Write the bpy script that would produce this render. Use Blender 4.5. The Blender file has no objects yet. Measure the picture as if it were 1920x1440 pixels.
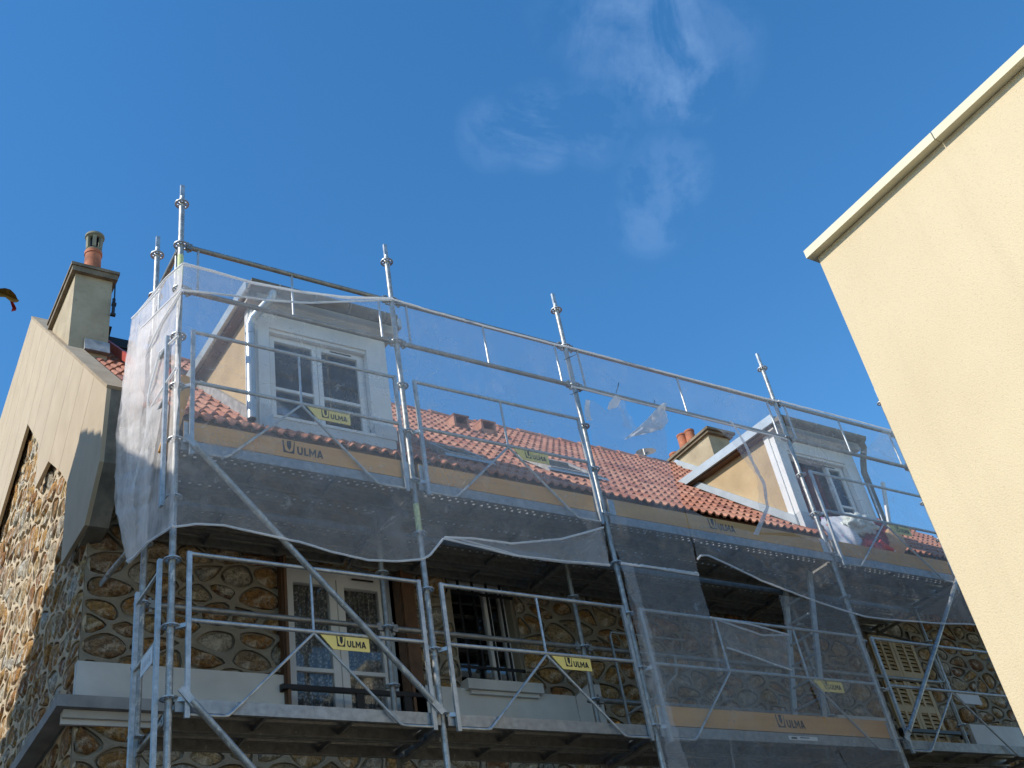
import bpy, bmesh, math, random
import numpy as np
from mathutils import Vector, Matrix, noise as mnoise
random.seed(7); rng = np.random.default_rng(7)

# ------------------------------------------------------------------ camera, sky, sun, exposure
scene = bpy.context.scene
ZO = 8.92                                   # modelling height 0 (top rosettes) above the ground
CAM = np.array([-2.0862, -6.8189, -7.3157]); YAW, PITCH, ROLL = -0.6619, 2.1889, -0.1910; FPX = 2064.1
def _rz(a): return np.array([[math.cos(a), -math.sin(a), 0], [math.sin(a), math.cos(a), 0], [0, 0, 1.0]])
def _rx(a): return np.array([[1.0, 0, 0], [0, math.cos(a), -math.sin(a)], [0, math.sin(a), math.cos(a)]])
RM = _rz(YAW) @ _rx(PITCH) @ _rz(ROLL)
cam = bpy.data.cameras.new('Camera'); cam_o = bpy.data.objects.new('Camera', cam)
scene.collection.objects.link(cam_o); scene.camera = cam_o
cam.sensor_width = 36.0; cam.lens = FPX / 1920 * 36.0; cam.clip_end = 2000; cam.clip_start = 0.05
cam_o.matrix_world = Matrix.Translation(Vector(CAM) + Vector((0, 0, ZO))) @ Matrix([list(r) for r in RM]).to_4x4()
scene.render.resolution_x = 1024; scene.render.resolution_y = 768

SUN = Vector((-1.0, 0.085, 0.78)).normalized()
def ray(x, y): return RM @ np.array([(x - 960) / FPX, -(y - 720) / FPX, -1.0])

world = bpy.data.worlds.new('World'); scene.world = world; world.use_nodes = True
wn = world.node_tree; wn.nodes.clear()
w_out = wn.nodes.new('ShaderNodeOutputWorld'); w_bg = wn.nodes.new('ShaderNodeBackground')
sky = wn.nodes.new('ShaderNodeTexSky'); sky.sky_type = 'NISHITA'; sky.sun_disc = False
sky.sun_elevation = math.asin(SUN.z); sky.sun_rotation = math.atan2(SUN.x, SUN.y)
sky.altitude = 300; sky.air_density = 1.25; sky.dust_density = 0.2; sky.ozone_density = 2.9
w_bg.inputs['Strength'].default_value = 0.15
# thin cirrus, fixed to directions of the sky
tc = wn.nodes.new('ShaderNodeTexCoord')
def wnode(t, **k):
    n = wn.nodes.new(t)
    for a, b in k.items(): setattr(n, a, b)
    return n
nz = wnode('ShaderNodeTexNoise'); nz.inputs['Scale'].default_value = 13; nz.inputs['Detail'].default_value = 9
nz.inputs['Roughness'].default_value = 0.62; nz.inputs['Distortion'].default_value = 0.5
wn.links.new(tc.outputs['Generated'], nz.inputs['Vector'])
mrn = wnode('ShaderNodeMapRange'); mrn.inputs[1].default_value = 0.36; mrn.inputs[2].default_value = 0.86
nz2 = wnode('ShaderNodeTexNoise'); nz2.inputs['Scale'].default_value = 5.5; nz2.inputs['Detail'].default_value = 10
nz2.inputs['Roughness'].default_value = 0.6; nz2.inputs['Distortion'].default_value = 1.1; wn.links.new(tc.outputs['Generated'], nz2.inputs['Vector'])
rs = wnode('ShaderNodeMath', operation='SUBTRACT'); rs.inputs[1].default_value = .5; wn.links.new(nz2.outputs['Fac'], rs.inputs[0])
ra = wnode('ShaderNodeMath', operation='ABSOLUTE'); wn.links.new(rs.outputs[0], ra.inputs[0])
rm_ = wnode('ShaderNodeMapRange', interpolation_type='SMOOTHSTEP'); rm_.inputs[1].default_value = .16; rm_.inputs[2].default_value = 0.0; rm_.inputs[4].default_value = .75; wn.links.new(ra.outputs[0], rm_.inputs[0])
sc_ = wnode('ShaderNodeMath', operation='MULTIPLY'); sc_.inputs[1].default_value = .62; wn.links.new(nz.outputs['Fac'], sc_.inputs[0])
mrg = wnode('ShaderNodeMath', operation='MULTIPLY'); wn.links.new(rm_.outputs[0], mrg.inputs[0]); wn.links.new(nz.outputs['Fac'], mrg.inputs[1])
ad_ = wnode('ShaderNodeMath', operation='ADD'); wn.links.new(sc_.outputs[0], ad_.inputs[0]); wn.links.new(mrg.outputs[0], ad_.inputs[1])
wn.links.new(ad_.outputs[0], mrn.inputs[0])
acc = None
for (px, py, rad, amp) in ((1190, 30, 4.6, .9), (1140, 80, 3.0, .6), (1245, 120, 3.6, 1.0), (1288, 155, 2.6, 1.0), (1010, 238, 2.8, .75), (925, 252, 2.4, .5), (1120, 225, 3.0, .5),
                           (1250, 330, 3.0, .55), (1215, 415, 2.4, .45), (1330, 95, 3.4, .4), (1090, 20, 3.4, .35)):
    d = Vector(ray(px, py)).normalized()
    dp = wnode('ShaderNodeVectorMath', operation='DOT_PRODUCT'); dp.inputs[1].default_value = d
    wn.links.new(tc.outputs['Generated'], dp.inputs[0])
    mr = wnode('ShaderNodeMapRange', interpolation_type='SMOOTHERSTEP')
    mr.inputs[1].default_value = math.cos(math.radians(rad)); mr.inputs[2].default_value = 1.0
    mr.inputs[4].default_value = amp
    wn.links.new(dp.outputs['Value'], mr.inputs[0])
    if acc is None: acc = mr.outputs[0]
    else:
        mx = wnode('ShaderNodeMath', operation='MAXIMUM')
        wn.links.new(acc, mx.inputs[0]); wn.links.new(mr.outputs[0], mx.inputs[1]); acc = mx.outputs[0]
mul = wnode('ShaderNodeMath', operation='MULTIPLY'); wn.links.new(acc, mul.inputs[0]); wn.links.new(mrn.outputs[0], mul.inputs[1])
mul2 = wnode('ShaderNodeMath', operation='MULTIPLY'); mul2.inputs[1].default_value = 0.18; wn.links.new(mul.outputs[0], mul2.inputs[0])
hs = wnode('ShaderNodeHueSaturation'); hs.inputs['Saturation'].default_value = 1.30; hs.inputs['Value'].default_value = 1.0
wn.links.new(sky.outputs['Color'], hs.inputs['Color'])
mixc = wnode('ShaderNodeMix', data_type='RGBA'); mixc.inputs[7].default_value = (3.6, 4.9, 6.9, 1)
wn.links.new(mul2.outputs[0], mixc.inputs[0]); wn.links.new(hs.outputs['Color'], mixc.inputs[6])
wn.links.new(mixc.outputs[2], w_bg.inputs['Color']); wn.links.new(w_bg.outputs[0], w_out.inputs['Surface'])

sl = bpy.data.lights.new('Sun', 'SUN'); sl.energy = 3.3; sl.angle = math.radians(0.53); sl.color = (1.0, 0.93, 0.82)
so = bpy.data.objects.new('Sun', sl); scene.collection.objects.link(so)
so.rotation_euler = SUN.to_track_quat('Z', 'Y').to_euler(); so.location = (-12, 0, 22)

scene.view_settings.view_transform = 'Standard'; scene.view_settings.look = 'None'
scene.view_settings.exposure = 0.45; scene.view_settings.gamma = 1.0
scene.render.engine = 'CYCLES'
scene.cycles.transparent_max_bounces = 24; scene.cycles.max_bounces = 8

# ------------------------------------------------------------------ pixel helpers (direction -> point on a known plane)
def onY(x, y, Y): d = ray(x, y); return CAM + d * (Y - CAM[1]) / d[1]
def onX(x, y, X): d = ray(x, y); return CAM + d * (X - CAM[0]) / d[0]
def pr(P):
    d = (np.array(P, float) - CAM) @ RM; return (960 + FPX * d[0] / -d[2], 720 - FPX * d[1] / -d[2])

# ------------------------------------------------------------------ materials
def newmat(name):
    m = bpy.data.materials.new(name); m.use_nodes = True
    nt = m.node_tree; b = nt.nodes['Principled BSDF']
    return m, nt, b
def N(nt, t, **k):
    n = nt.nodes.new(t)
    for a, v in k.items(): setattr(n, a, v)
    return n
def ramp(nt, src, stops):
    r = N(nt, 'ShaderNodeValToRGB'); e = r.color_ramp.elements
    while len(e) > 1: e.remove(e[-1])
    e[0].position = stops[0][0]; e[0].color = (*stops[0][1], 1)
    for p, c in stops[1:]:
        q = e.new(p); q.color = (*c, 1)
    nt.links.new(src, r.inputs[0]); return r.outputs['Color']
def noise(nt, scale, detail=6, rough=.55, vec=None, dist=0.0, coord='Object', stretch=None):
    t = N(nt, 'ShaderNodeTexCoord'); n = N(nt, 'ShaderNodeTexNoise')
    n.inputs['Scale'].default_value = scale; n.inputs['Detail'].default_value = detail
    n.inputs['Roughness'].default_value = rough; n.inputs['Distortion'].default_value = dist
    if stretch:
        mp = N(nt, 'ShaderNodeMapping'); mp.inputs['Scale'].default_value = stretch
        nt.links.new(t.outputs[coord], mp.inputs['Vector']); nt.links.new(mp.outputs[0], n.inputs['Vector'])
    else: nt.links.new(t.outputs[coord], n.inputs['Vector'])
    return n.outputs['Fac']
def mixcol(nt, fac, a, b, mode='MIX'):
    m = N(nt, 'ShaderNodeMix', data_type='RGBA', blend_type=mode)
    if isinstance(fac, (int, float)): m.inputs[0].default_value = fac
    else: nt.links.new(fac, m.inputs[0])
    for i, v in ((6, a), (7, b)):
        if isinstance(v, tuple): m.inputs[i].default_value = (*v, 1) if len(v) == 3 else v
        else: nt.links.new(v, m.inputs[i])
    return m.outputs[2]
def bump(nt, b, h, strength=.4, dist=.01):
    n = N(nt, 'ShaderNodeBump'); n.inputs['Strength'].default_value = strength; n.inputs['Distance'].default_value = dist
    nt.links.new(h, n.inputs['Height']); nt.links.new(n.outputs[0], b.inputs['Normal'])
def mathn(nt, op, a, b=None):
    n = N(nt, 'ShaderNodeMath', operation=op)
    for i, v in enumerate((a, b)):
        if v is None: continue
        if isinstance(v, (int, float)): n.inputs[i].default_value = v
        else: nt.links.new(v, n.inputs[i])
    return n.outputs[0]
def rand_out(nt):
    oi = N(nt, 'ShaderNodeObjectInfo'); ge = N(nt, 'ShaderNodeNewGeometry')
    return mathn(nt, 'FRACT', mathn(nt, 'ADD', oi.outputs['Random'], ge.outputs['Random Per Island']))
def simple(name, col, rough=.6, metal=0, var=.15, scale=8, bmp=0, bscale=60, bdist=.003):
    m, nt, b = newmat(name)
    f = noise(nt, scale); lo = tuple(c * (1 - var) for c in col); hi = tuple(min(1, c * (1 + var)) for c in col)
    nt.links.new(ramp(nt, f, [(.3, lo), (.7, hi)]), b.inputs['Base Color'])
    b.inputs['Roughness'].default_value = rough; b.inputs['Metallic'].default_value = metal
    if bmp: bump(nt, b, noise(nt, bscale, 4), bmp, bdist)
    return m
MAT = {}
def make_materials():
    # rubble stones
    def stone(name, k, pale):
        m, nt, b = newmat(name); r = rand_out(nt); K = lambda c: tuple(min(.85, x * k) for x in c)
        base = ramp(nt, r, [(0, K((.34, .155, .04))), (.2, K((.45, .25, .075))), (.38, K((.23, .095, .03))), (.55, K((.40, .30, .17))), (.7, K((.40, .37, .31))), (.82, K((.46, .29, .11))), (1, K((.25, .125, .045)))])
        n1 = noise(nt, 26, 9, .75); c2 = mixcol(nt, ramp(nt, n1, [(.40, (0, 0, 0)), (.58, (1, 1, 1))]), mixcol(nt, .72, base, (.05, .03, .018)), base)
        n2 = noise(nt, 9, 7, .7); c3 = mixcol(nt, ramp(nt, n2, [(.50, (0, 0, 0)), (.66, (pale, pale, pale))]), c2, K((.56, .49, .38)))
        n3 = noise(nt, 60, 4, .8); c4 = mixcol(nt, ramp(nt, n3, [(.34, (.8, .8, .8)), (.45, (0, 0, 0))]), c3, (.03, .02, .012))
        nt.links.new(c4, b.inputs['Base Color']); b.inputs['Roughness'].default_value = .92
        bump(nt, b, noise(nt, 34, 8, .8), 1.0, .035); return m
    MAT['stone'] = stone('rubble_stone', 1.45, .85); MAT['stone_pale'] = stone('pale_rubble_stone', 1.95, .9)
    # mortar
    m, nt, b = newmat('mortar')
    c = ramp(nt, noise(nt, 3.5, 8, .6), [(.3, (.215, .18, .13)), (.7, (.34, .29, .215))]); nt.links.new(c, b.inputs['Base Color'])
    b.inputs['Roughness'].default_value = .95; bump(nt, b, noise(nt, 45, 6, .7), .7, .012); MAT['mortar'] = m
    m, nt, b = newmat('pale_lime_mortar')
    c = ramp(nt, noise(nt, 5, 8, .65), [(.3, (.48, .38, .25)), (.7, (.72, .59, .41))]); nt.links.new(c, b.inputs['Base Color'])
    b.inputs['Roughness'].default_value = .95; bump(nt, b, noise(nt, 45, 6, .7), .9, .015); MAT['mortar_pale'] = m
    # terracotta tiles
    m, nt, b = newmat('terracotta_tile'); r = rand_out(nt)
    base = ramp(nt, r, [(0, (.37, .15, .09)), (.35, (.47, .205, .125)), (.7, (.53, .26, .165)), (.86, (.42, .15, .085)), (1, (.22, .085, .06))])
    c = mixcol(nt, ramp(nt, noise(nt, 14, 7, .65), [(.35, (.55, .55, .55)), (.62, (0, 0, 0))]), base, (.22, .09, .06))
    c = mixcol(nt, ramp(nt, noise(nt, 36, 6, .8), [(.60, (0, 0, 0)), (.70, (.55, .55, .55))]), c, (.62, .45, .33))
    nt.links.new(c, b.inputs['Base Color']); b.inputs['Roughness'].default_value = .8; bump(nt, b, noise(nt, 90, 4), .25, .004); MAT['tile'] = m
    # galvanised steel
    def galv(name, lo, hi, spl):
        m, nt, b = newmat(name)
        c = ramp(nt, noise(nt, 16, 7, .65), [(.3, lo), (.7, hi)])
        f = ramp(nt, noise(nt, 30, 8, .75, stretch=(1, 1, .45)), [(spl, (0, 0, 0)), (spl + .05, (1, 1, 1))])
        c = mixcol(nt, f, c, (.62, .60, .55)); nt.links.new(c, b.inputs['Base Color'])
        mt = mathn(nt, 'SUBTRACT', .62, mathn(nt, 'MULTIPLY', f, .6)); nt.links.new(mt, b.inputs['Metallic'])
        nt.links.new(mathn(nt, 'ADD', .36, mathn(nt, 'MULTIPLY', noise(nt, 40, 3), .25)), b.inputs['Roughness'])
        bump(nt, b, noise(nt, 70, 4), .12, .002); return m
    MAT['galv'] = galv('galvanised_steel', (.31, .34, .36), (.58, .61, .63), .63)
    MAT['galv_sunlit'] = simple('sunlit_zinc_edge', (.90, .90, .89), .6, 0, .04, 20)  # hole collars coloured near white, standing in for sunlight that misses them
    MAT['galv_old'] = galv('weathered_galvanised_steel', (.22, .23, .23), (.50, .51, .50), .565)
    MAT['galv_edge'] = galv('plank_edge_steel', (.24, .25, .255), (.40, .41, .415), .62)
    MAT['galv_dark'] = galv('dull_galvanised_steel', (.20, .195, .18), (.37, .36, .335), .62)
    # perforated deck sheet: two staggered rows of punched holes
    m, nt, b = newmat('perforated_deck_sheet')
    nt.links.new(ramp(nt, noise(nt, 5, 8, .7), [(.3, (.22, .205, .18)), (.7, (.42, .40, .36))]), b.inputs['Base Color'])
    b.inputs['Metallic'].default_value = .35; b.inputs['Roughness'].default_value = .6
    t = N(nt, 'ShaderNodeTexCoord'); sx = N(nt, 'ShaderNodeSeparateXYZ'); nt.links.new(t.outputs['Object'], sx.inputs[0])
    tot = None
    for (yc, ph) in ((.022, 0.0), (-.022, .04)):
        xx = mathn(nt, 'SUBTRACT', mathn(nt, 'FRACT', mathn(nt, 'MULTIPLY', mathn(nt, 'ADD', sx.outputs[0], ph), 1 / .08)), .5)
        xx = mathn(nt, 'MULTIPLY', xx, .08); yy = mathn(nt, 'SUBTRACT', sx.outputs[1], yc)
        d2 = mathn(nt, 'ADD', mathn(nt, 'MULTIPLY', xx, xx), mathn(nt, 'MULTIPLY', yy, yy))
        h = mathn(nt, 'LESS_THAN', d2, .0125 ** 2); tot = h if tot is None else mathn(nt, 'MAXIMUM', tot, h)
    nt.links.new(mathn(nt, 'SUBTRACT', 1.0, tot), b.inputs['Alpha']); MAT['deck'] = m
    # toe boards
    m, nt, b = newmat('toe_board_ply')
    nt.links.new(ramp(nt, noise(nt, 4, 7, .6, stretch=(.25, 1, 3)), [(.25, (.56, .28, .09)), (.75, (.74, .40, .14))]), b.inputs['Base Color'])
    b.inputs['Roughness'].default_value = .65; MAT['toe'] = m
    # netting
    def net(name, lo, hi, sc, col, st=(1, 1, .55)):
        m, nt, b = newmat(name); nt.nodes.remove(b); out = nt.nodes['Material Output']
        d = N(nt, 'ShaderNodeBsdfDiffuse'); tl = N(nt, 'ShaderNodeBsdfTranslucent'); tr = N(nt, 'ShaderNodeBsdfTransparent')
        d.inputs[0].default_value = (*col, 1); tl.inputs[0].default_value = (*col, 1)
        m1 = N(nt, 'ShaderNodeMixShader'); m1.inputs[0].default_value = .38
        nt.links.new(d.outputs[0], m1.inputs[1]); nt.links.new(tl.outputs[0], m1.inputs[2])
        f = noise(nt, sc, 9, .68, dist=1.2, stretch=st); g = noise(nt, 2.0, 5, .6, dist=.8)
        fac = N(nt, 'ShaderNodeMapRange'); fac.inputs[1].default_value = .35; fac.inputs[2].default_value = .72
        fac.inputs[3].default_value = lo; fac.inputs[4].default_value = hi
        nt.links.new(mathn(nt, 'ADD', mathn(nt, 'MULTIPLY', f, .45), mathn(nt, 'MULTIPLY', g, .55)), fac.inputs[0])
        w = noise(nt, 2.4, 8, .75, dist=2.6, stretch=(1, 1, 1.6))                 # crumpled, doubled-up patches
        wr = N(nt, 'ShaderNodeMapRange'); wr.inputs[1].default_value = .59; wr.inputs[2].default_value = .70; wr.inputs[4].default_value = .26
        nt.links.new(w, wr.inputs[0])
        ms = N(nt, 'ShaderNodeMixShader'); nt.links.new(mathn(nt, 'ADD', fac.outputs[0], wr.outputs[0]), ms.inputs[0])
        nt.links.new(tr.outputs[0], ms.inputs[1]); nt.links.new(m1.outputs[0], ms.inputs[2]); nt.links.new(ms.outputs[0], out.inputs['Surface'])
        return m
    MAT['net'] = net('debris_netting', .17, .36, 6, (.90, .88, .88))
    MAT['net_end'] = net('debris_netting_end', .22, .97, 5, (.95, .92, .91), (2.4, 2.4, .35))
    MAT['net_low'] = net('debris_netting_lower', .17, .34, 7, (.88, .88, .89))
    MAT['hem'] = net('netting_hem', .70, .95, 9, (.92, .92, .92))
    MAT['net_rag'] = net('crumpled_netting', .65, .95, 9, (.86, .86, .86))
    # renders, concrete, paint
    m, nt, b = newmat('cream_render')
    n1 = noise(nt, 1.1, 6, .6); c = ramp(nt, n1, [(.3, (.67, .55, .36)), (.7, (.72, .60, .395))])
    c = mixcol(nt, ramp(nt, noise(nt, 48, 4, .85), [(.54, (0, 0, 0)), (.70, (.5, .5, .5))]), c, (.42, .33, .20))
    c = mixcol(nt, ramp(nt, noise(nt, 1.6, 7, .65, stretch=(1, 1.6, .16)), [(.52, (0, 0, 0)), (.75, (.22, .22, .22))]), c, (.45, .37, .25))
    c = mixcol(nt, ramp(nt, noise(nt, .7, 6, .6), [(.55, (0, 0, 0)), (.7, (.25, .25, .25))]), c, (.78, .67, .48))
    nt.links.new(c, b.inputs['Base Color']); b.inputs['Roughness'].default_value = .95
    bump(nt, b, noise(nt, 75, 3, .7), .7, .007); MAT['cream'] = m
    MAT['coping'] = simple('coping_concrete', (.72, .67, .49), .8, 0, .06, 3, .15, 50)
    m, nt, b = newmat('gable_board')
    c = ramp(nt, noise(nt, 3.5, 7, .6, stretch=(1, 1, 1)), [(.3, (.45, .36, .245)), (.7, (.53, .43, .30))]); r = rand_out(nt)
    c = mixcol(nt, mathn(nt, 'MULTIPLY', r, .15), c, (.40, .32, .22)); nt.links.new(c, b.inputs['Base Color']); b.inputs['Roughness'].default_value = .85
    bump(nt, b, noise(nt, 60, 5), .2, .004); MAT['board'] = m
    m, nt, b = newmat('weathered_concrete')
    c = ramp(nt, noise(nt, 4, 8, .65), [(.3, (.10, .092, .075)), (.55, (.20, .185, .15)), (.75, (.32, .29, .23))]); nt.links.new(c, b.inputs['Base Color'])
    b.inputs['Roughness'].default_value = .95; bump(nt, b, noise(nt, 40, 6), .5, .01); MAT['concrete'] = m
    m, nt, b = newmat('coping_render')
    c = ramp(nt, noise(nt, 3, 8, .65), [(.3, (.30, .23, .15)), (.7, (.45, .36, .25))]); nt.links.new(c, b.inputs['Base Color'])
    b.inputs['Roughness'].default_value = .95; bump(nt, b, noise(nt, 30, 6), .4, .01); MAT['rake'] = m
    m, nt, b = newmat('chimney_render')
    c = ramp(nt, noise(nt, 3.2, 8, .6), [(.25, (.33, .265, .175)), (.55, (.45, .37, .25)), (.8, (.52, .44, .31))])
    c = mixcol(nt, ramp(nt, noise(nt, 9, 8, .75), [(.56, (0, 0, 0)), (.72, (.6, .6, .6))]), c, (.20, .16, .10)); nt.links.new(c, b.inputs['Base Color'])
    b.inputs['Roughness'].default_value = .95; bump(nt, b, noise(nt, 45, 6), .5, .008); MAT['chimney'] = m
    m, nt, b = newmat('ochre_render')
    c = ramp(nt, noise(nt, 2.6, 8, .6), [(.3, (.40, .29, .165)), (.6, (.50, .37, .215)), (.8, (.54, .425, .27))]); nt.links.new(c, b.inputs['Base Color'])
    b.inputs['Roughness'].default_value = .95; bump(nt, b, noise(nt, 55, 6), .6, .006); MAT['ochre'] = m
    MAT['white'] = simple('white_paint', (.78, .78, .77), .45, 0, .05, 4, .06, 20)
    MAT['apron'] = simple('pale_zinc_apron', (.58, .60, .62), .5, 0, .08, 4)
    MAT['band'] = simple('white_concrete_band', (.60, .585, .55), .85, 0, .12, 3, .25, 40)
    MAT['slab'] = simple('grey_concrete_slab', (.30, .29, .28), .9, 0, .3, 4, .3, 40)
    MAT['zinc'] = simple('zinc_sheet', (.50, .55, .57), .42, .55, .12, 5)
    MAT['zinc_dark'] = simple('weathered_zinc', (.17, .145, .115), .6, .15, .25, 7)
    MAT['lead'] = simple('lead_flashing', (.36, .35, .34), .6, .1, .35, 12, .3, 25)
    MAT['pipe'] = simple('zinc_downpipe', (.45, .50, .53), .38, .6, .1, 6)
    MAT['pot'] = simple('terracotta_pot', (.40, .14, .07), .8, 0, .45, 7, .2, 40)
    MAT['cowl'] = simple('mossy_cowl', (.23, .225, .16), .85, 0, .3, 9, .2, 40)
    MAT['capstone'] = simple('chimney_cap', (.22, .175, .12), .95, 0, .4, 7, .5, 30)
    MAT['wood'] = simple('brown_painted_wood', (.135, .065, .03), .6, 0, .25, 10)
    MAT['plank'] = simple('new_timber', (.70, .36, .10), .75, 0, .15, 8)
    MAT['black'] = simple('black_iron', (.012, .012, .014), .45, .2, .2, 10)
    MAT['cream_shutter'] = simple('cream_shutter_paint', (.50, .35, .175), .6, 0, .1, 5)
    MAT['interior'] = simple('dark_interior', (.03, .028, .026), .9, 0, .2, 3)
    m, nt, b = newmat('lace_curtain')
    v = N(nt, 'ShaderNodeTexVoronoi'); v.inputs['Scale'].default_value = 38; t = N(nt, 'ShaderNodeTexCoord'); nt.links.new(t.outputs['Object'], v.inputs['Vector'])
    wv = noise(nt, 16, 3, .5, stretch=(1, 1, .05))
    c = mixcol(nt, ramp(nt, v.outputs['Distance'], [(.25, (0, 0, 0)), (.5, (1, 1, 1))]), (.62, .62, .60), (.20, .20, .195))
    c = mixcol(nt, ramp(nt, wv, [(.35, (.75, .75, .75)), (.65, (0, 0, 0))]), c, (.07, .07, .07)); nt.links.new(c, b.inputs['Base Color']); b.inputs['Roughness'].default_value = .9; MAT['lace'] = m
    m, nt, b = newmat('grey_curtain')
    c = ramp(nt, noise(nt, 9, 4, .5, stretch=(1, 1, .04)), [(.3, (.13, .125, .13)), (.7, (.42, .41, .42))]); nt.links.new(c, b.inputs['Base Color']); b.inputs['Roughness'].default_value = .9; MAT['curtain'] = m
    MAT['red_curtain'] = simple('red_brown_curtain', (.20, .055, .045), .9, 0, .3, 9)
    m, nt, b = newmat('window_glass'); nt.nodes.remove(b); out = nt.nodes['Material Output']
    tr = N(nt, 'ShaderNodeBsdfTransparent'); gl = N(nt, 'ShaderNodeBsdfGlossy'); gl.inputs['Roughness'].default_value = .02
    fr = N(nt, 'ShaderNodeFresnel'); fr.inputs[0].default_value = 1.5; ms = N(nt, 'ShaderNodeMixShader')
    nt.links.new(fr.outputs[0], ms.inputs[0]); nt.links.new(tr.outputs[0], ms.inputs[1]); nt.links.new(gl.outputs[0], ms.inputs[2]); nt.links.new(ms.outputs[0], out.inputs['Surface']); MAT['glass'] = m
    MAT['yellow'] = simple('yellow_sign', (.93, .70, .20), .45, 0, .06, 5)
    MAT['chalk'] = simple('pale_yellow_paint', (.55, .60, .30), .6, 0, .3, 30)
    MAT['ink'] = simple('black_ink', (.012, .012, .012), .5, 0, 0, 5)
    MAT['sticker'] = simple('white_sticker', (.75, .75, .74), .4, 0, .03, 5)
    MAT['red'] = simple('red_paint', (.42, .06, .04), .5, 0, .15, 6)
    MAT['redink'] = simple('red_print', (.60, .06, .05), .6, 0, .05, 6)
    MAT['orange'] = simple('orange_plastic', (.75, .27, .02), .5, 0, .1, 6)
    MAT['sheet'] = None
    m, nt, b = newmat('floral_sheet')
    v = N(nt, 'ShaderNodeTexVoronoi'); v.inputs['Scale'].default_value = 4.5; t = N(nt, 'ShaderNodeTexCoord'); nt.links.new(t.outputs['Object'], v.inputs['Vector'])
    wob = mathn(nt, 'ADD', v.outputs['Distance'], mathn(nt, 'MULTIPLY', noise(nt, 40, 3), .25))
    spot = ramp(nt, wob, [(.30, (1, 1, 1)), (.34, (0, 0, 0))])
    hue = ramp(nt, v.outputs['Color'], [(.3, (.75, .16, .05)), (.5, (.62, .10, .35)), (.7, (.45, .35, .60))])
    c = mixcol(nt, spot, (.72, .72, .76), hue); nt.links.new(c, b.inputs['Base Color']); b.inputs['Roughness'].default_value = .85; MAT['sheet'] = m
    MAT['duvet'] = simple('pale_duvet', (.62, .66, .64), .85, 0, .12, 5)
    MAT['maroon'] = simple('maroon_cloth', (.24, .03, .035), .9, 0, .3, 6)
    MAT['peach'] = simple('peach_cushion', (.60, .36, .19), .85, 0, .12, 5)
    MAT['leaf'] = simple('autumn_leaf', (.22, .13, .025), .7, 0, .35, 30)
    MAT['leafred'] = simple('red_leaf_tip', (.45, .03, .02), .6, 0, .3, 30)
    MAT['bark'] = simple('bark', (.09, .07, .05), .9, 0, .3, 20, .5, 40)
    MAT['ground'] = simple('asphalt', (.055, .055, .055), .95, 0, .25, 2, .4, 60, .01)
    MAT['asphalt'] = simple('paving', (.17, .16, .15), .95, 0, .2, 3, .3, 40, .01)
    MAT['neigh'] = simple('neighbour_render', (.55, .48, .38), .95, 0, .1, 2, .2, 40)
make_materials()

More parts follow.
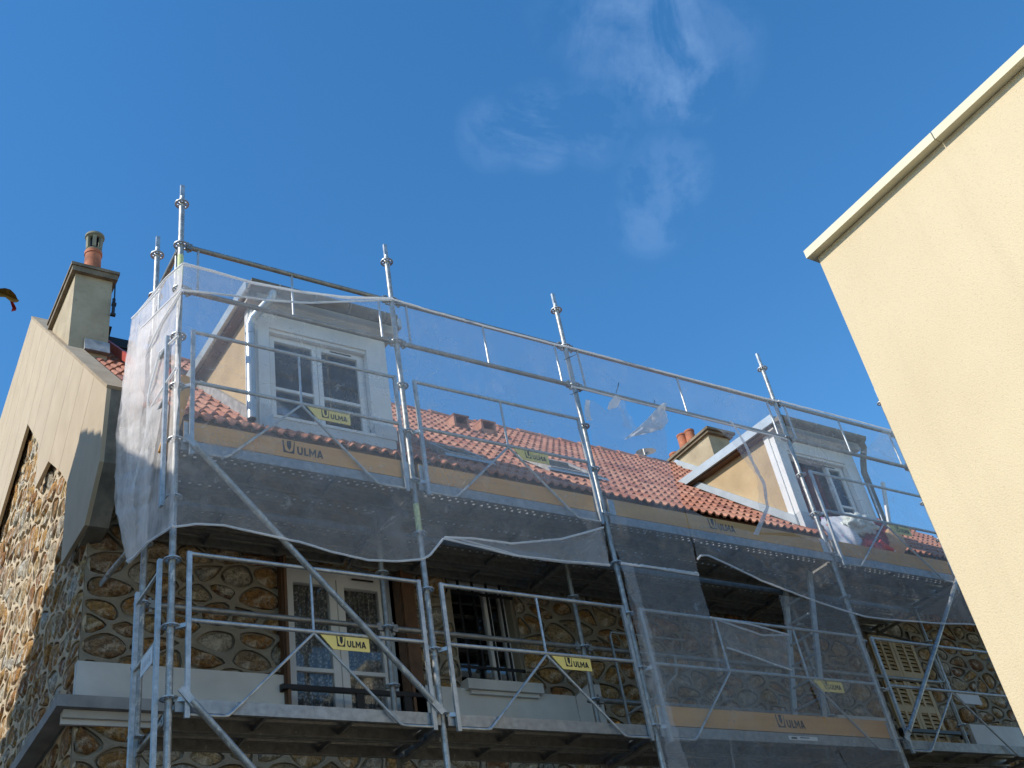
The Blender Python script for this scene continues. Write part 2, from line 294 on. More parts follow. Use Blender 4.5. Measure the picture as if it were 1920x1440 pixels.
# ------------------------------------------------------------------ mesh builder
col = scene.collection
ORIG = {}
class MB:
    def __init__(s): s.v = []; s.f = []
    def add(s, vs, fs):
        o = len(s.v); s.v += [tuple(map(float, v)) for v in vs]; s.f += [tuple(i + o for i in f) for f in fs]; return s
    def box(s, x0, x1, y0, y1, z0, z1):
        return s.add([(x0, y0, z0), (x1, y0, z0), (x1, y1, z0), (x0, y1, z0), (x0, y0, z1), (x1, y0, z1), (x1, y1, z1), (x0, y1, z1)],
                     [(3, 2, 1, 0), (4, 5, 6, 7), (0, 1, 5, 4), (1, 2, 6, 5), (2, 3, 7, 6), (3, 0, 4, 7)])
    def bar(s, a, b, w, h, up=(0, 0, 1)):                      # rectangular bar a->b
        a = Vector(a); b = Vector(b); d = (b - a).normalized(); u = Vector(up)
        if abs(d.dot(u)) > .98: u = Vector((0, 1, 0))
        sd = d.cross(u).normalized(); u = sd.cross(d).normalized()
        vs = []
        for p in (a, b):
            for (i, j) in ((-1, -1), (1, -1), (1, 1), (-1, 1)): vs.append(p + sd * (w / 2 * i) + u * (h / 2 * j))
        return s.add(vs, [(3, 2, 1, 0), (4, 5, 6, 7), (0, 1, 5, 4), (1, 2, 6, 5), (2, 3, 7, 6), (3, 0, 4, 7)])
    def tube(s, pts, r, n=10, caps=True):
        pts = [Vector(p) for p in pts]; k = len(pts); rr = r if isinstance(r, (list, tuple)) else [r] * k
        vs = []; prev = None
        for i, p in enumerate(pts):
            d = (pts[min(i + 1, k - 1)] - pts[max(i - 1, 0)]).normalized()
            if prev is None:
                u = Vector((0, 0, 1)) if abs(d.z) < .9 else Vector((0, 1, 0)); u = (u - d * u.dot(d)).normalized()
            else: u = (prev - d * prev.dot(d)).normalized()
            prev = u; w = d.cross(u)
            for j in range(n):
                a = 2 * math.pi * j / n; vs.append(p + (u * math.cos(a) + w * math.sin(a)) * rr[i])
        fs = [(i * n + j, i * n + (j + 1) % n, (i + 1) * n + (j + 1) % n, (i + 1) * n + j) for i in range(k - 1) for j in range(n)]
        if caps: fs += [tuple(reversed(range(n))), tuple((k - 1) * n + j for j in range(n))]
        return s.add(vs, fs)
    def lathe(s, prof, c, n=16, caps=True):                    # (r,z) profile round a vertical axis at c
        k = len(prof); vs = [(c[0] + r * math.cos(2 * math.pi * j / n), c[1] + r * math.sin(2 * math.pi * j / n), c[2] + z) for r, z in prof for j in range(n)]
        fs = [(i * n + j, i * n + (j + 1) % n, (i + 1) * n + (j + 1) % n, (i + 1) * n + j) for i in range(k - 1) for j in range(n)]
        if caps: fs += [tuple(reversed(range(n))), tuple((k - 1) * n + j for j in range(n))]
        return s.add(vs, fs)
    def prismX(s, poly, x0, x1):                               # poly of (y,z)
        n = len(poly); vs = [(x0, y, z) for y, z in poly] + [(x1, y, z) for y, z in poly]
        return s.add(vs, [tuple(range(n)), tuple(reversed(range(n, 2 * n)))] + [(i, i + n, (i + 1) % n + n, (i + 1) % n) for i in range(n)])
    def prismY(s, poly, y0, y1):                               # poly of (x,z)
        n = len(poly); vs = [(x, y0, z) for x, z in poly] + [(x, y1, z) for x, z in poly]
        return s.add(vs, [tuple(range(n)), tuple(reversed(range(n, 2 * n)))] + [(i, i + n, (i + 1) % n + n, (i + 1) % n) for i in range(n)])
    def mesh(s, name, off=(0, 0, 0), mats=(), smooth=False):
        me = bpy.data.meshes.new(name); o = Vector(off)
        me.from_pydata([(v[0] - o[0], v[1] - o[1], v[2] - o[2]) for v in s.v], [], s.f)
        bm = bmesh.new(); bm.from_mesh(me); bmesh.ops.recalc_face_normals(bm, faces=bm.faces); bm.to_mesh(me); bm.free()
        for m in mats: me.materials.append(m)
        if smooth:
            for p in me.polygons: p.use_smooth = True
            try: me.set_sharp_from_angle(angle=math.radians(42))
            except Exception: pass
        return me
    def part(s, name, mat, parent, smooth=False, label=None, kind=None):
        o = bpy.data.objects.new(name, s.mesh(name, ORIG[parent], (MAT[mat],), smooth)); col.objects.link(o); o.parent = parent; ORIG[o] = ORIG[parent]
        if label: o['label'] = label
        if kind: o['kind'] = kind
        return o
    def top(s, name, mat, label=None, cat=None, group=None, kind=None, smooth=False, loc=None):
        a = np.array(s.v)
        if loc is None: loc = ((a[:, 0].min() + a[:, 0].max()) / 2, (a[:, 1].min() + a[:, 1].max()) / 2, a[:, 2].min())
        o = bpy.data.objects.new(name, s.mesh(name, loc, (MAT[mat],), smooth)); col.objects.link(o); o.location = Vector(loc); ORIG[o] = Vector(loc)
        tag(o, label, cat, group, kind); return o
def tag(o, label=None, cat=None, group=None, kind=None):
    if label: o['label'] = label
    if cat: o['category'] = cat
    if group: o['group'] = group
    if kind: o['kind'] = kind
def thing(name, label, cat, loc, group=None):
    o = bpy.data.objects.new(name, None); col.objects.link(o); o.location = Vector(loc); o.empty_display_size = .1
    ORIG[o] = Vector(loc); tag(o, label, cat, group); return o
def inst(name, me, parent, world, rot=None):
    o = bpy.data.objects.new(name, me); col.objects.link(o); o.parent = parent; o.location = Vector(world) - ORIG[parent]; ORIG[o] = Vector(world)
    if rot is not None: o.rotation_euler = rot
    return o

# ------------------------------------------------------------------ lettering
def stroke(p, q, w):
    p = Vector(p); q = Vector(q); d = (q - p).normalized(); n = Vector((-d.y, d.x)) * w / 2
    return [p + n, q + n, q - n, p - n]
def letters():                                                 # "ULMA" in a heavy grotesque, height 1; list of polygons
    out = []; w = .24; x = 0
    # U
    out += [[(x, .38), (x + w, .38), (x + w, 1), (x, 1)], [(x + .56, .38), (x + .56 + w, .38), (x + .56 + w, 1), (x + .56, 1)]]
    for i in range(8):
        a0 = math.pi + math.pi * i / 8; a1 = math.pi + math.pi * (i + 1) / 8
        f = lambda a, r, rz: (x + .40 + r * math.cos(a), .38 + rz * math.sin(a))
        out.append([f(a0, .40, .39), f(a1, .40, .39), f(a1, .16, .16), f(a0, .16, .16)])
    x += .95
    out += [[(x, .22), (x + w, .22), (x + w, 1), (x, 1)], [(x, 0), (x + .58, 0), (x + .58, .22), (x, .22)]]
    x += .68
    out += [[(x, 0), (x + .22, 0), (x + .22, 1), (x, 1)], [(x + .78, 0), (x + 1.0, 0), (x + 1.0, 1), (x + .78, 1)],
            [(x + .22, 1), (x + .22, .62), (x + .50, .12), (x + .50, .52)], [(x + .78, 1), (x + .50, .52), (x + .50, .12), (x + .78, .62)]]
    x += 1.08
    out += [[(x, 0), (x + .25, 0), (x + .58, 1), (x + .33, 1)], [(x + .66, 0), (x + .91, 0), (x + .58, 1), (x + .45, .62)],
            [(x + .20, .18), (x + .72, .18), (x + .66, .37), (x + .26, .37)]]
    return out, x + .91
LET, LETW = letters()
def brand(parent, x, z, h, yface, bgmat, tilt=0.0, logo=1.55, ny=-1):
    """dark mark + word on a plate whose outer face is at y=yface (facing -y)"""
    t = MB(); e = [0]
    def put(mb, poly, dy):
        pts = []
        for (a, b) in poly:
            X = x + a * math.cos(tilt) - b * math.sin(tilt); Z = z + a * math.sin(tilt) + b * math.cos(tilt); pts.append((X, yface + ny * dy, Z))
        mb.add(pts, [tuple(range(len(pts)))])
    L = h * logo
    put(t, [(0, 0), (L * .78, 0), (L * .86, L), (-.06 * L, L)], .0012)
    for i, pg in enumerate(LET): put(t, [(L * 1.0 + a * h * .82, b * h) for a, b in pg], .0012 + .0002 * (i % 6))
    o = t.part('lettering', 'ink', parent)
    g = MB()
    ux = lambda a: L * .40 + a
    arc = []
    for i in range(9):
        a = math.pi + math.pi * i / 8; arc.append((ux(.30 * L * math.cos(a)), L * .36 + .27 * L * math.sin(a)))
    outer = [(ux(-.36 * L), L * .98)] + arc + [(ux(.40 * L), L * .98)]
    put(g, outer, .0022)
    g.part('logo_cup', bgmat, parent)
    k = MB(); put(k, [(ux(-.14 * L), L * .98), (ux(-.13 * L), L * .5), (ux(0.02 * L), L * .2), (ux(.17 * L), L * .5), (ux(.18 * L), L * .98)], .0032)
    k.part('logo_seed', 'ink', parent)

# ------------------------------------------------------------------ ground
g = MB(); g.add([(-300, -300, -ZO), (300, -300, -ZO), (300, 300, -ZO), (-300, 300, -ZO)], [(0, 1, 2, 3)])
g.top('ground', 'ground', kind='structure', loc=(0, 0, -ZO))
g = MB(); g.box(-20, 20, -2.0, 1.3, -ZO - .02, -ZO + .12); g.top('pavement', 'asphalt', kind='structure')

# ------------------------------------------------------------------ house
FY = 1.40                                   # face of the rubble front wall
GX = -.262                                  # face of the rubble gable
RM_, RB = .9605, -2.017 - .9605 * .365      # roof plane z = RB + RM_*y
zr = lambda y: RB + RM_ * y
RIDGE_Y = 4.28; XE = 12.2
house = thing('stone_house', 'rubble stone house with red tile roof and two dormers behind the scaffolding', 'house', (6, 4.5, -ZO))
OPEN = [(1.40, 2.50, -3.99, -2.60), (3.12, 3.80, -3.60, -2.50), (9.0, 9.82, -3.99, -2.60)]

def clip_poly(poly, a, b, c):               # keep a*x+b*y<=c
    out = []
    for i in range(len(poly)):
        p = poly[i]; q = poly[(i + 1) % len(poly)]; dp = a * p[0] + b * p[1] - c; dq = a * q[0] + b * q[1] - c
        if dp <= 0: out.append(p)
        if dp * dq < 0:
            t = dp / (dp - dq); out.append((p[0] + (q[0] - p[0]) * t, p[1] + (q[1] - p[1]) * t))
    return out
def rubble(u0, u1, v0, v1, su, sv, seed, rects, keep=None):
    """irregular rubble: Voronoi cells -> (centre, cell polygon, socket outline, stone outline, height); rects are left free"""
    r = np.random.default_rng(seed); pts = []
    for j in range(-1, int((v1 - v0) / sv) + 2):
        for i in range(-1, int((u1 - u0) / su) + 2):
            pts.append((u0 + (i + .5 + (.5 if j % 2 else 0) + r.uniform(-.46, .46)) * su, v0 + (j + .5 + r.uniform(-.46, .46)) * sv))
    P = np.array(pts); cells = []; asp = su / sv
    for i, (x, y) in enumerate(P):
        if not (u0 < x < u1 and v0 < y < v1) or any(a < x < b and c < y < d for a, b, c, d in rects): continue
        if keep and not keep(x, y): continue
        d = np.hypot((P[:, 0] - x), (P[:, 1] - y) * asp); idx = np.argsort(d)[1:18]
        poly = [(x - su, y - sv), (x + su, y - sv), (x + su, y + sv), (x - su, y + sv)]
        for k in idx:
            qx, qy = P[k]
            if not (u0 < qx < u1 and v0 < qy < v1) or any(a < qx < b and c < qy < dd for a, b, c, dd in rects): continue
            mx, my = (x + qx) / 2, (y + qy) / 2; a, b = qx - x, (qy - y) * asp * asp
            poly = clip_poly(poly, a, b, a * mx + b * my)
            if len(poly) < 3: break
        for (A_, B_, sgn) in ((-1, 0, -u0), (1, 0, u1), (0, -1, -v0), (0, 1, v1)):
            if len(poly) >= 3: poly = clip_poly(poly, A_, B_, sgn)
        for a, b, c, dd in rects:                               # stop at the opening on the side the stone lies
            if len(poly) < 3: break
            if not (min(p[0] for p in poly) < b and max(p[0] for p in poly) > a and min(p[1] for p in poly) < dd and max(p[1] for p in poly) > c): continue
            gaps = [(a - x, (1, 0, a)), (x - b, (-1, 0, -b)), (c - y, (0, 1, c)), (y - dd, (0, -1, -dd))]
            poly = clip_poly(poly, *max(gaps)[1])
        if len(poly) < 3: continue
        c = np.mean(poly, 0); C = np.array(poly)
        def inset(A, g):
            dd = A - c; L = np.hypot(dd[:, 0], dd[:, 1])[:, None] + 1e-6; return c + dd * np.clip(1 - g / L, .35, 1)
        A = inset(C, r.choice([.008, .011, .015, .022, .034]))
        for _ in range(2):
            B = np.roll(A, -1, 0); A = np.stack([A * .75 + B * .25, A * .25 + B * .75], 1).reshape(-1, 2)
        B = np.vstack([A, A[:1]]); cum = np.concatenate([[0], np.cumsum(np.hypot(*np.diff(B, axis=0).T))]); ss = np.linspace(0, cum[-1], 81)[:-1]
        A = np.stack([np.interp(ss, cum, B[:, 0]), np.interp(ss, cum, B[:, 1])], 1)
        ang = np.arctan2(A[:, 1] - c[1], A[:, 0] - c[0]); rad = np.hypot(A[:, 0] - c[0], A[:, 1] - c[1]); o = np.argsort(ang); ang, rad = ang[o], rad[o]
        fr = lambda t, aa=np.concatenate([ang - 2 * math.pi, ang, ang + 2 * math.pi]), rr=np.tile(rad, 3): np.interp(t, aa, rr)
        cells.append((c, C, fr, r.uniform(.030, .062), r.uniform(.006, .018), r.uniform(0, 99)))
    return cells
def cell_radius(c, C, t):
    dx, dy = math.cos(t), math.sin(t); best = 1e9
    for k in range(len(C)):
        p = C[k] - c; q = C[(k + 1) % len(C)] - c; e = q - p; den = dx * e[1] - dy * e[0]
        if abs(den) < 1e-12: continue
        tt = (p[0] * e[1] - p[1] * e[0]) / den; ss = (p[0] * dy - p[1] * dx) / den
        if tt > 0 and -1e-6 <= ss <= 1 + 1e-6: best = min(best, tt)
    return best if best < 1e8 else 0.0
RECESS = .032
def pointing(mb, cell, f):
    c, C, fr, h, g, sd = cell
    th = sorted(list(np.arctan2(C[:, 1] - c[1], C[:, 0] - c[0])) + [math.atan2(math.sin(k * 2 * math.pi / 18 + .07) * .62, math.cos(k * 2 * math.pi / 18 + .07)) for k in range(18)]); n = len(th); vs = []
    for t in th:
        R = cell_radius(c, C, t); u, v = c[0] + R * math.cos(t), c[1] + R * math.sin(t); vs.append(f(u, v, .003 + .010 * mnoise.noise(Vector((u * 7, v * 7, 0)))))
    for t in th:
        R = cell_radius(c, C, t); q = min(float(fr(t)), R - .004); u, v = c[0] + q * math.cos(t), c[1] + q * math.sin(t); vs.append(f(u, v, -.001 + .010 * mnoise.noise(Vector((u * 7, v * 7, 0)))))
    for t in th:
        R = cell_radius(c, C, t); q = min(float(fr(t)), R - .004) + .004; vs.append(f(c[0] + q * math.cos(t), c[1] + q * math.sin(t), -RECESS - .004))
    fs = []
    for k in range(2): fs += [(k * n + j, k * n + (j + 1) % n, (k + 1) * n + (j + 1) % n, (k + 1) * n + j) for j in range(n)]
    mb.add(vs, fs)
def stone_mesh(mb, cell, f, r):
    c, C, fr, h, g, sd = cell; n = 12; vs = []; tilt = r.normal(0, .09, 2)
    for sc, dh in ((1.0, -.1), (.96, .55), (.70, .97)):
        for k in range(n):
            t = math.atan2(math.sin(k * 2 * math.pi / n + .2) * .62, math.cos(k * 2 * math.pi / n + .2)); q = max(.02, float(fr(t)) - g) * sc * (1 + r.normal(0, .025)); o = np.array((q * math.cos(t), q * math.sin(t)))
            vs.append(f(c[0] + o[0], c[1] + o[1], -RECESS + h * dh + (dh > 0) * (o @ tilt + r.normal(0, .003))))
    fs = [tuple(range(2 * n, 3 * n))]
    for k in range(2): fs += [(k * n + j, k * n + (j + 1) % n, (k + 1) * n + (j + 1) % n, (k + 1) * n + j) for j in range(n)]
    mb.add(vs, fs)
def px_size(P):
    return 1.0 / np.linalg.norm(np.array(P) - CAM)
def in_frame(P, m=30):
    x, y = pr(P); return -m < x < 1920 + m and -m < y < 1440 + m

def lay_stones(wall, cells, f, seed, mat):
    r = np.random.default_rng(seed); vis = []; rest = []; pt = MB()
    for cell in cells:
        P = f(cell[0][0], cell[0][1], 0); (vis if in_frame(P, 60) else rest).append((px_size(P), cell)); pointing(pt, cell, f)
    pt.part('mortar_pointing', 'mortar' if mat == 'stone' else 'mortar_pale', wall)
    vis.sort(key=lambda t: -t[0]); rest += vis[300:]
    for _, cell in vis[:300]:
        mb = MB(); stone_mesh(mb, cell, f, r); P = Vector(f(cell[0][0], cell[0][1], 0))
        o = bpy.data.objects.new('stone', mb.mesh('stone', P, (MAT[mat],), True)); col.objects.link(o); o.parent = wall; o.location = P - ORIG[wall]
    if rest:
        mb = MB()
        for _, cell in rest: stone_mesh(mb, cell, f, r)
        mb.part('far_stones', mat, wall, True, kind='stuff')

def build_walls():
    w = MB(); y0, y1 = FY + RECESS, FY + .22; ZT = -1.55
    xs = sorted({GX + .04, XE} | {o[0] for o in OPEN} | {o[1] for o in OPEN})
    for a, b in zip(xs[:-1], xs[1:]):
        ops = [o for o in OPEN if o[0] <= a + 1e-6 and o[1] >= b - 1e-6]
        if ops:
            o = ops[0]; w.box(a, b, y0, y1, -ZO, o[2]); w.box(a, b, y0, y1, o[3], ZT)
        else: w.box(a, b, y0, y1, -ZO, ZT)
    fw = w.part('front_wall', 'mortar', house)
    rects = [(o[0] - .02, o[1] + .02, o[2] - .02, o[3]) for o in OPEN]
    cells = rubble(GX + .0, XE - .1, -6.3, -4.09, .285, .185, 3, [])
    cells += rubble(GX + .0, XE - .1, -3.995, -1.75, .285, .185, 4, rects)
    lay_stones(fw, cells, lambda u, v, d: (u, FY - d, v), 11, 'stone')
    # rooms behind the openings
    for o in OPEN:
        d = MB(); d.box(o[0] - .3, o[1] + .3, FY + 1.6, FY + 1.65, o[2] - .3, o[3] + .2); d.box(o[0] - .3, o[1] + .3, FY + .22, FY + 1.6, o[2] - .25, o[2] - .2)
        d.box(o[0] - .3, o[1] + .3, FY + .22, FY + 1.6, o[3] + .2, o[3] + .25); d.box(o[0] - .35, o[0] - .3, FY + .22, FY + 1.6, o[2] - .25, o[3] + .25); d.box(o[1] + .3, o[1] + .35, FY + .22, FY + 1.6, o[2] - .25, o[3] + .25)
        d.part('room', 'interior', house)
    # gable wall
    gw = MB(); gw.prismX([(FY + .003, -ZO), (9.2, -ZO), (9.2, .2), (5.14, 2.0), (1.45, -1.5)], GX + RECESS, GX + .25)
    gp = gw.part('gable_wall', 'mortar', house)
    keepg = lambda y, z: z < min(.96 * (y - .756) - 1.57 - .75, 1.2)
    cells = rubble(FY - .0, 7.6, -6.3, -4.09, .31, .20, 5, []) + rubble(FY - .0, 7.6, -3.985, 1.3, .31, .20, 6, [], keepg)
    lay_stones(gp, cells, lambda u, v, d: (GX - d, u, v), 12, 'stone_pale')
    # slab course at first floor and white band
    s = MB(); s.box(-.42, 4.9, 1.25, FY - .03, -4.08, -3.99); s.box(4.9, XE, 1.30, FY - .03, -4.08, -3.99); s.part('slab_course', 'slab', house)
    s = MB(); s.box(-.42, GX - .02, FY - .03, 8.5, -4.08, -3.99); s.part('slab_course', 'slab', house)
    s = MB(); s.prismX([(1.30, -4.083), (FY - .01, -4.083), (FY - .01, -4.17), (1.36, -4.17), (1.36, -4.13), (1.33, -4.13)], -.36, 4.9); s.part('moulding', 'band', house)
    for a, b in ((GX - .02, 1.375), (2.525, 4.30), (5.25, 6.78), (7.92, 8.72), (10.25, XE)):
        s = MB(); s.box(a, b, FY - .065, FY + .01, -3.985, -3.69); s.part('white_band', 'band', house)
    s = MB(); s.prismY([(4.305, -3.985), (4.62, -3.985), (4.62, -3.56), (4.48, -3.56), (4.305, -3.70)], FY - .07, FY + .01); s.part('white_band', 'band', house)
build_walls()

def build_windows():
    # french window with lace curtains
    w = MB(); a, b, z0, z1 = OPEN[0]; y = FY + .10
    for (x0, x1, q0, q1) in ((a, a + .06, z0, z1), (b - .06, b, z0, z1), (a + .06, b - .06, z1 - .07, z1)): w.box(x0, x1, y, y + .06, q0, q1)
    fw = w.part('french_window', 'white', house); m = (a + b) / 2
    for (x0, x1) in ((a + .06, m - .004), (m + .004, b - .06)):
        s = MB(); s.box(x0, x0 + .07, y - .015, y + .04, z0, z1 - .07); s.box(x1 - .07, x1, y - .015, y + .04, z0, z1 - .07)
        s.box(x0 + .07, x1 - .07, y - .015, y + .04, z1 - .14, z1 - .07); s.box(x0 + .07, x1 - .07, y - .015, y + .04, z0, z0 + .1); s.box(x0 + .07, x1 - .07, y - .01, y + .03, -3.57, -3.535)
        s.part('sash', 'white', fw)
        p = MB(); p.box(x0 + .06, x1 - .06, y + .008, y + .014, z0 + .09, z1 - .13); p.part('pane', 'glass', fw)
        c = MB(); n = 40
        vs = []; 
        for i in range(n + 1):
            x = x0 + .05 + (x1 - x0 - .1) * i / n; yy = y + .05 + .012 * math.sin(i * 1.25) + .006 * math.sin(i * .47)
            vs += [(x, yy, z0), (x, yy, z1 - .08)]
        c.add(vs, [(2 * i, 2 * i + 2, 2 * i + 3, 2 * i + 1) for i in range(n)]); c.part('lace_curtain', 'lace', fw, True)
    v = MB(); v.box(m + .16, m + .38, y - .02, y - .014, z1 - .055, z1 - .04); v.part('vent_slot', 'black', fw)
    for (x0, x1) in ((a - .05, a + .0), (b, b + .05)):          # edges of the folded brown shutters
        s = MB(); s.box(x0, x1, FY - .09, FY + .10, z0, z1); s.box(x0 + .012, x1 - .012, FY - .12, FY - .091, z0, z1); s.part('shutter_edge', 'wood', house)
    s = MB(); s.box(b + .055, b + .17, FY - .065, FY - .03, z0, z1); s.part('shutter_edge', 'wood', house)
    r = MB(); r.box(a - .09, b + .17, FY - .13, FY - .09, -3.83, -3.79)
    for x in (a - .09, b + .14): r.box(x, x + .03, FY - .09, FY - .04, -3.84, -3.78)
    for x in (m + .02, b - .08): r.box(x, x + .07, FY - .125, FY - .095, -3.99, -3.83)
    r.part('guard_bar', 'black', house)
    # barred small window
    a, b, z0, z1 = OPEN[1]; y = FY + .14; w = MB()
    for (x0, x1, q0, q1) in ((a, a + .05, z0, z1), (b - .05, b, z0, z1), (a + .05, b - .05, z1 - .06, z1), (a + .05, b - .05, z0, z0 + .05), (b - .24, b - .17, z0 + .05, z1 - .06)): w.box(x0, x1, y, y + .06, q0, q1)
    sw = w.part('barred_window', 'white', house)
    p = MB(); p.box(a + .04, b - .04, y + .02, y + .026, z0 + .04, z1 - .05); p.part('pane', 'glass', sw)
    for i in range(4):
        k = MB(); x = a + .10 + i * .16; k.box(x - .009, x + .009, FY + .03, FY + .05, z0 + .01, z1); k.part('bar', 'black', sw)
    for z in (z0 + .16, z1 - .18):
        k = MB(); k.box(a - .05, b + .05, FY + .02, FY + .029, z - .015, z + .015); k.part('cross_bar', 'black', sw)
    s = MB(); s.prismX([(FY - .13, z0 - .115), (FY + .12, z0 - .115), (FY + .12, z0), (FY - .13, z0 - .02)], a - .04, b + .10)
    s.prismX([(FY - .10, z0 - .15), (FY + .0, z0 - .15), (FY + .0, z0 - .117), (FY - .10, z0 - .117)], a + .0, b + .06); s.part('window_sill', 'band', house)
    # closed louvred shutters
    a, b, z0, z1 = OPEN[2]; m = (a + b) / 2
    for (x0, x1) in ((a, m - .004), (m + .004, b)):
        s = MB(); y = FY - .02; s.box(x0, x0 + .055, y, y + .035, z0, z1); s.box(x1 - .055, x1, y, y + .035, z0, z1)
        mid = (x0 + x1) / 2; s.box(mid - .02, mid + .02, y + .001, y + .034, z0, z1)
        for z in (z0, z0 + .42, z0 + .86, z1 - .08): s.box(x0 + .055, x1 - .055, y + .002, y + .033, z, z + .08)
        sh = s.part('louvred_shutter', 'cream_shutter', house)
        for i in range(24):
            z = z0 + .09 + i * .052
            if z > z1 - .1: break
            l = MB(); l.add([(x0 + .05, y + .004, z), (x1 - .05, y + .004, z), (x1 - .05, y + .030, z + .042), (x0 + .05, y + .030, z + .042),
                             (x0 + .05, y + .008, z - .006), (x1 - .05, y + .008, z - .006), (x1 - .05, y + .034, z + .036), (x0 + .05, y + .034, z + .036)],
                            [(0, 1, 2, 3), (7, 6, 5, 4), (0, 4, 5, 1), (1, 5, 6, 2), (2, 6, 7, 3), (3, 7, 4, 0)]); l.part('slat', 'cream_shutter', sh)
    r = MB(); r.box(a - .09, b + .25, FY - .13, FY - .09, -3.86, -3.82); r.box(b + .2, b + .25, FY - .09, FY - .03, -3.88, -3.80); r.box(a - .09, a - .04, FY - .09, FY - .03, -3.88, -3.80)
    r.part('guard_bar', 'black', house)
build_windows()

def build_gable():
    ft, apex = (.756, -1.57), (5.141, 2.64)
    s = MB(); s.prismX([ft, apex, (6.76, 2.08), (9.2, 1.2), (9.2, -.5), (5.1, 1.5), (1.9, -1.6), (1.5, -1.9), (1.5, -.95)][0:1] + [(1.5, -.855 - .0), (1.5, -2.66), (1.168, -2.634), (.828, -2.242)], -.312, -.16)
    s.part('kneeler', 'concrete', house)
    s = MB(); s.prismX([(1.502, -.853), apex, (6.76, 2.08), (9.2, 1.2), (9.2, .2), (5.14, 1.6), (1.502, -1.9)], -.27, -.16); s.part('parapet', 'rake', house)
    # sloping top of the parapet
    n = Vector((-.6934, .7205)); L = lambda p, d: (p[0] + n.x * d, p[1] + n.y * d)
    s = MB(); s.prismX([L(ft, .002), L(apex, .002), L(apex, .03), L(ft, .03)], -.352, -.15); s.part('parapet_coping', 'rake', house)
    # boards square to the verge, cut to points below
    out = [ft, apex, (6.76, 2.08), (9.2, 1.2), (9.2, -2.0), (5.884, .42), (4.436, .501), (3.614, -.296), (3.508, -.913), (2.951, -.928), (2.305, -1.445), (1.98, -1.76), (1.93, -2.6), (1.168, -2.634), (.828, -2.242)]
    # n0 and n1 bound the first notch
    out = [ft, apex, (6.76, 2.08), (9.2, 1.2), (9.2, -1.9), (8.2, -1.32), (4.436, .501), (3.614, -.296), (3.508, -.913), (2.951, -.928), (2.305, -1.445), (1.98, -1.76), (1.93, -2.6), (1.168, -2.634), (.828, -2.242)]
    e = Vector((.7213, .6926)); s0 = e.x * ft[0] + e.y * ft[1]
    cuts = [-9, .685, 1.33, 1.99, 2.77, 3.51, 4.07, 4.75, 5.42, 6.0, 6.4, 6.9, 7.5, 20]
    for a, b in zip(cuts[:-1], cuts[1:]):
        p = clip_poly(out, e.x, e.y, s0 + b - .005); p = clip_poly(p, -e.x, -e.y, -(s0 + a + .005))
        if len(p) < 3: continue
        mb = MB(); mb.prismX(p, -.347, -.3125); bm_o = mb.part('gable_board', 'board', house)
build_gable()

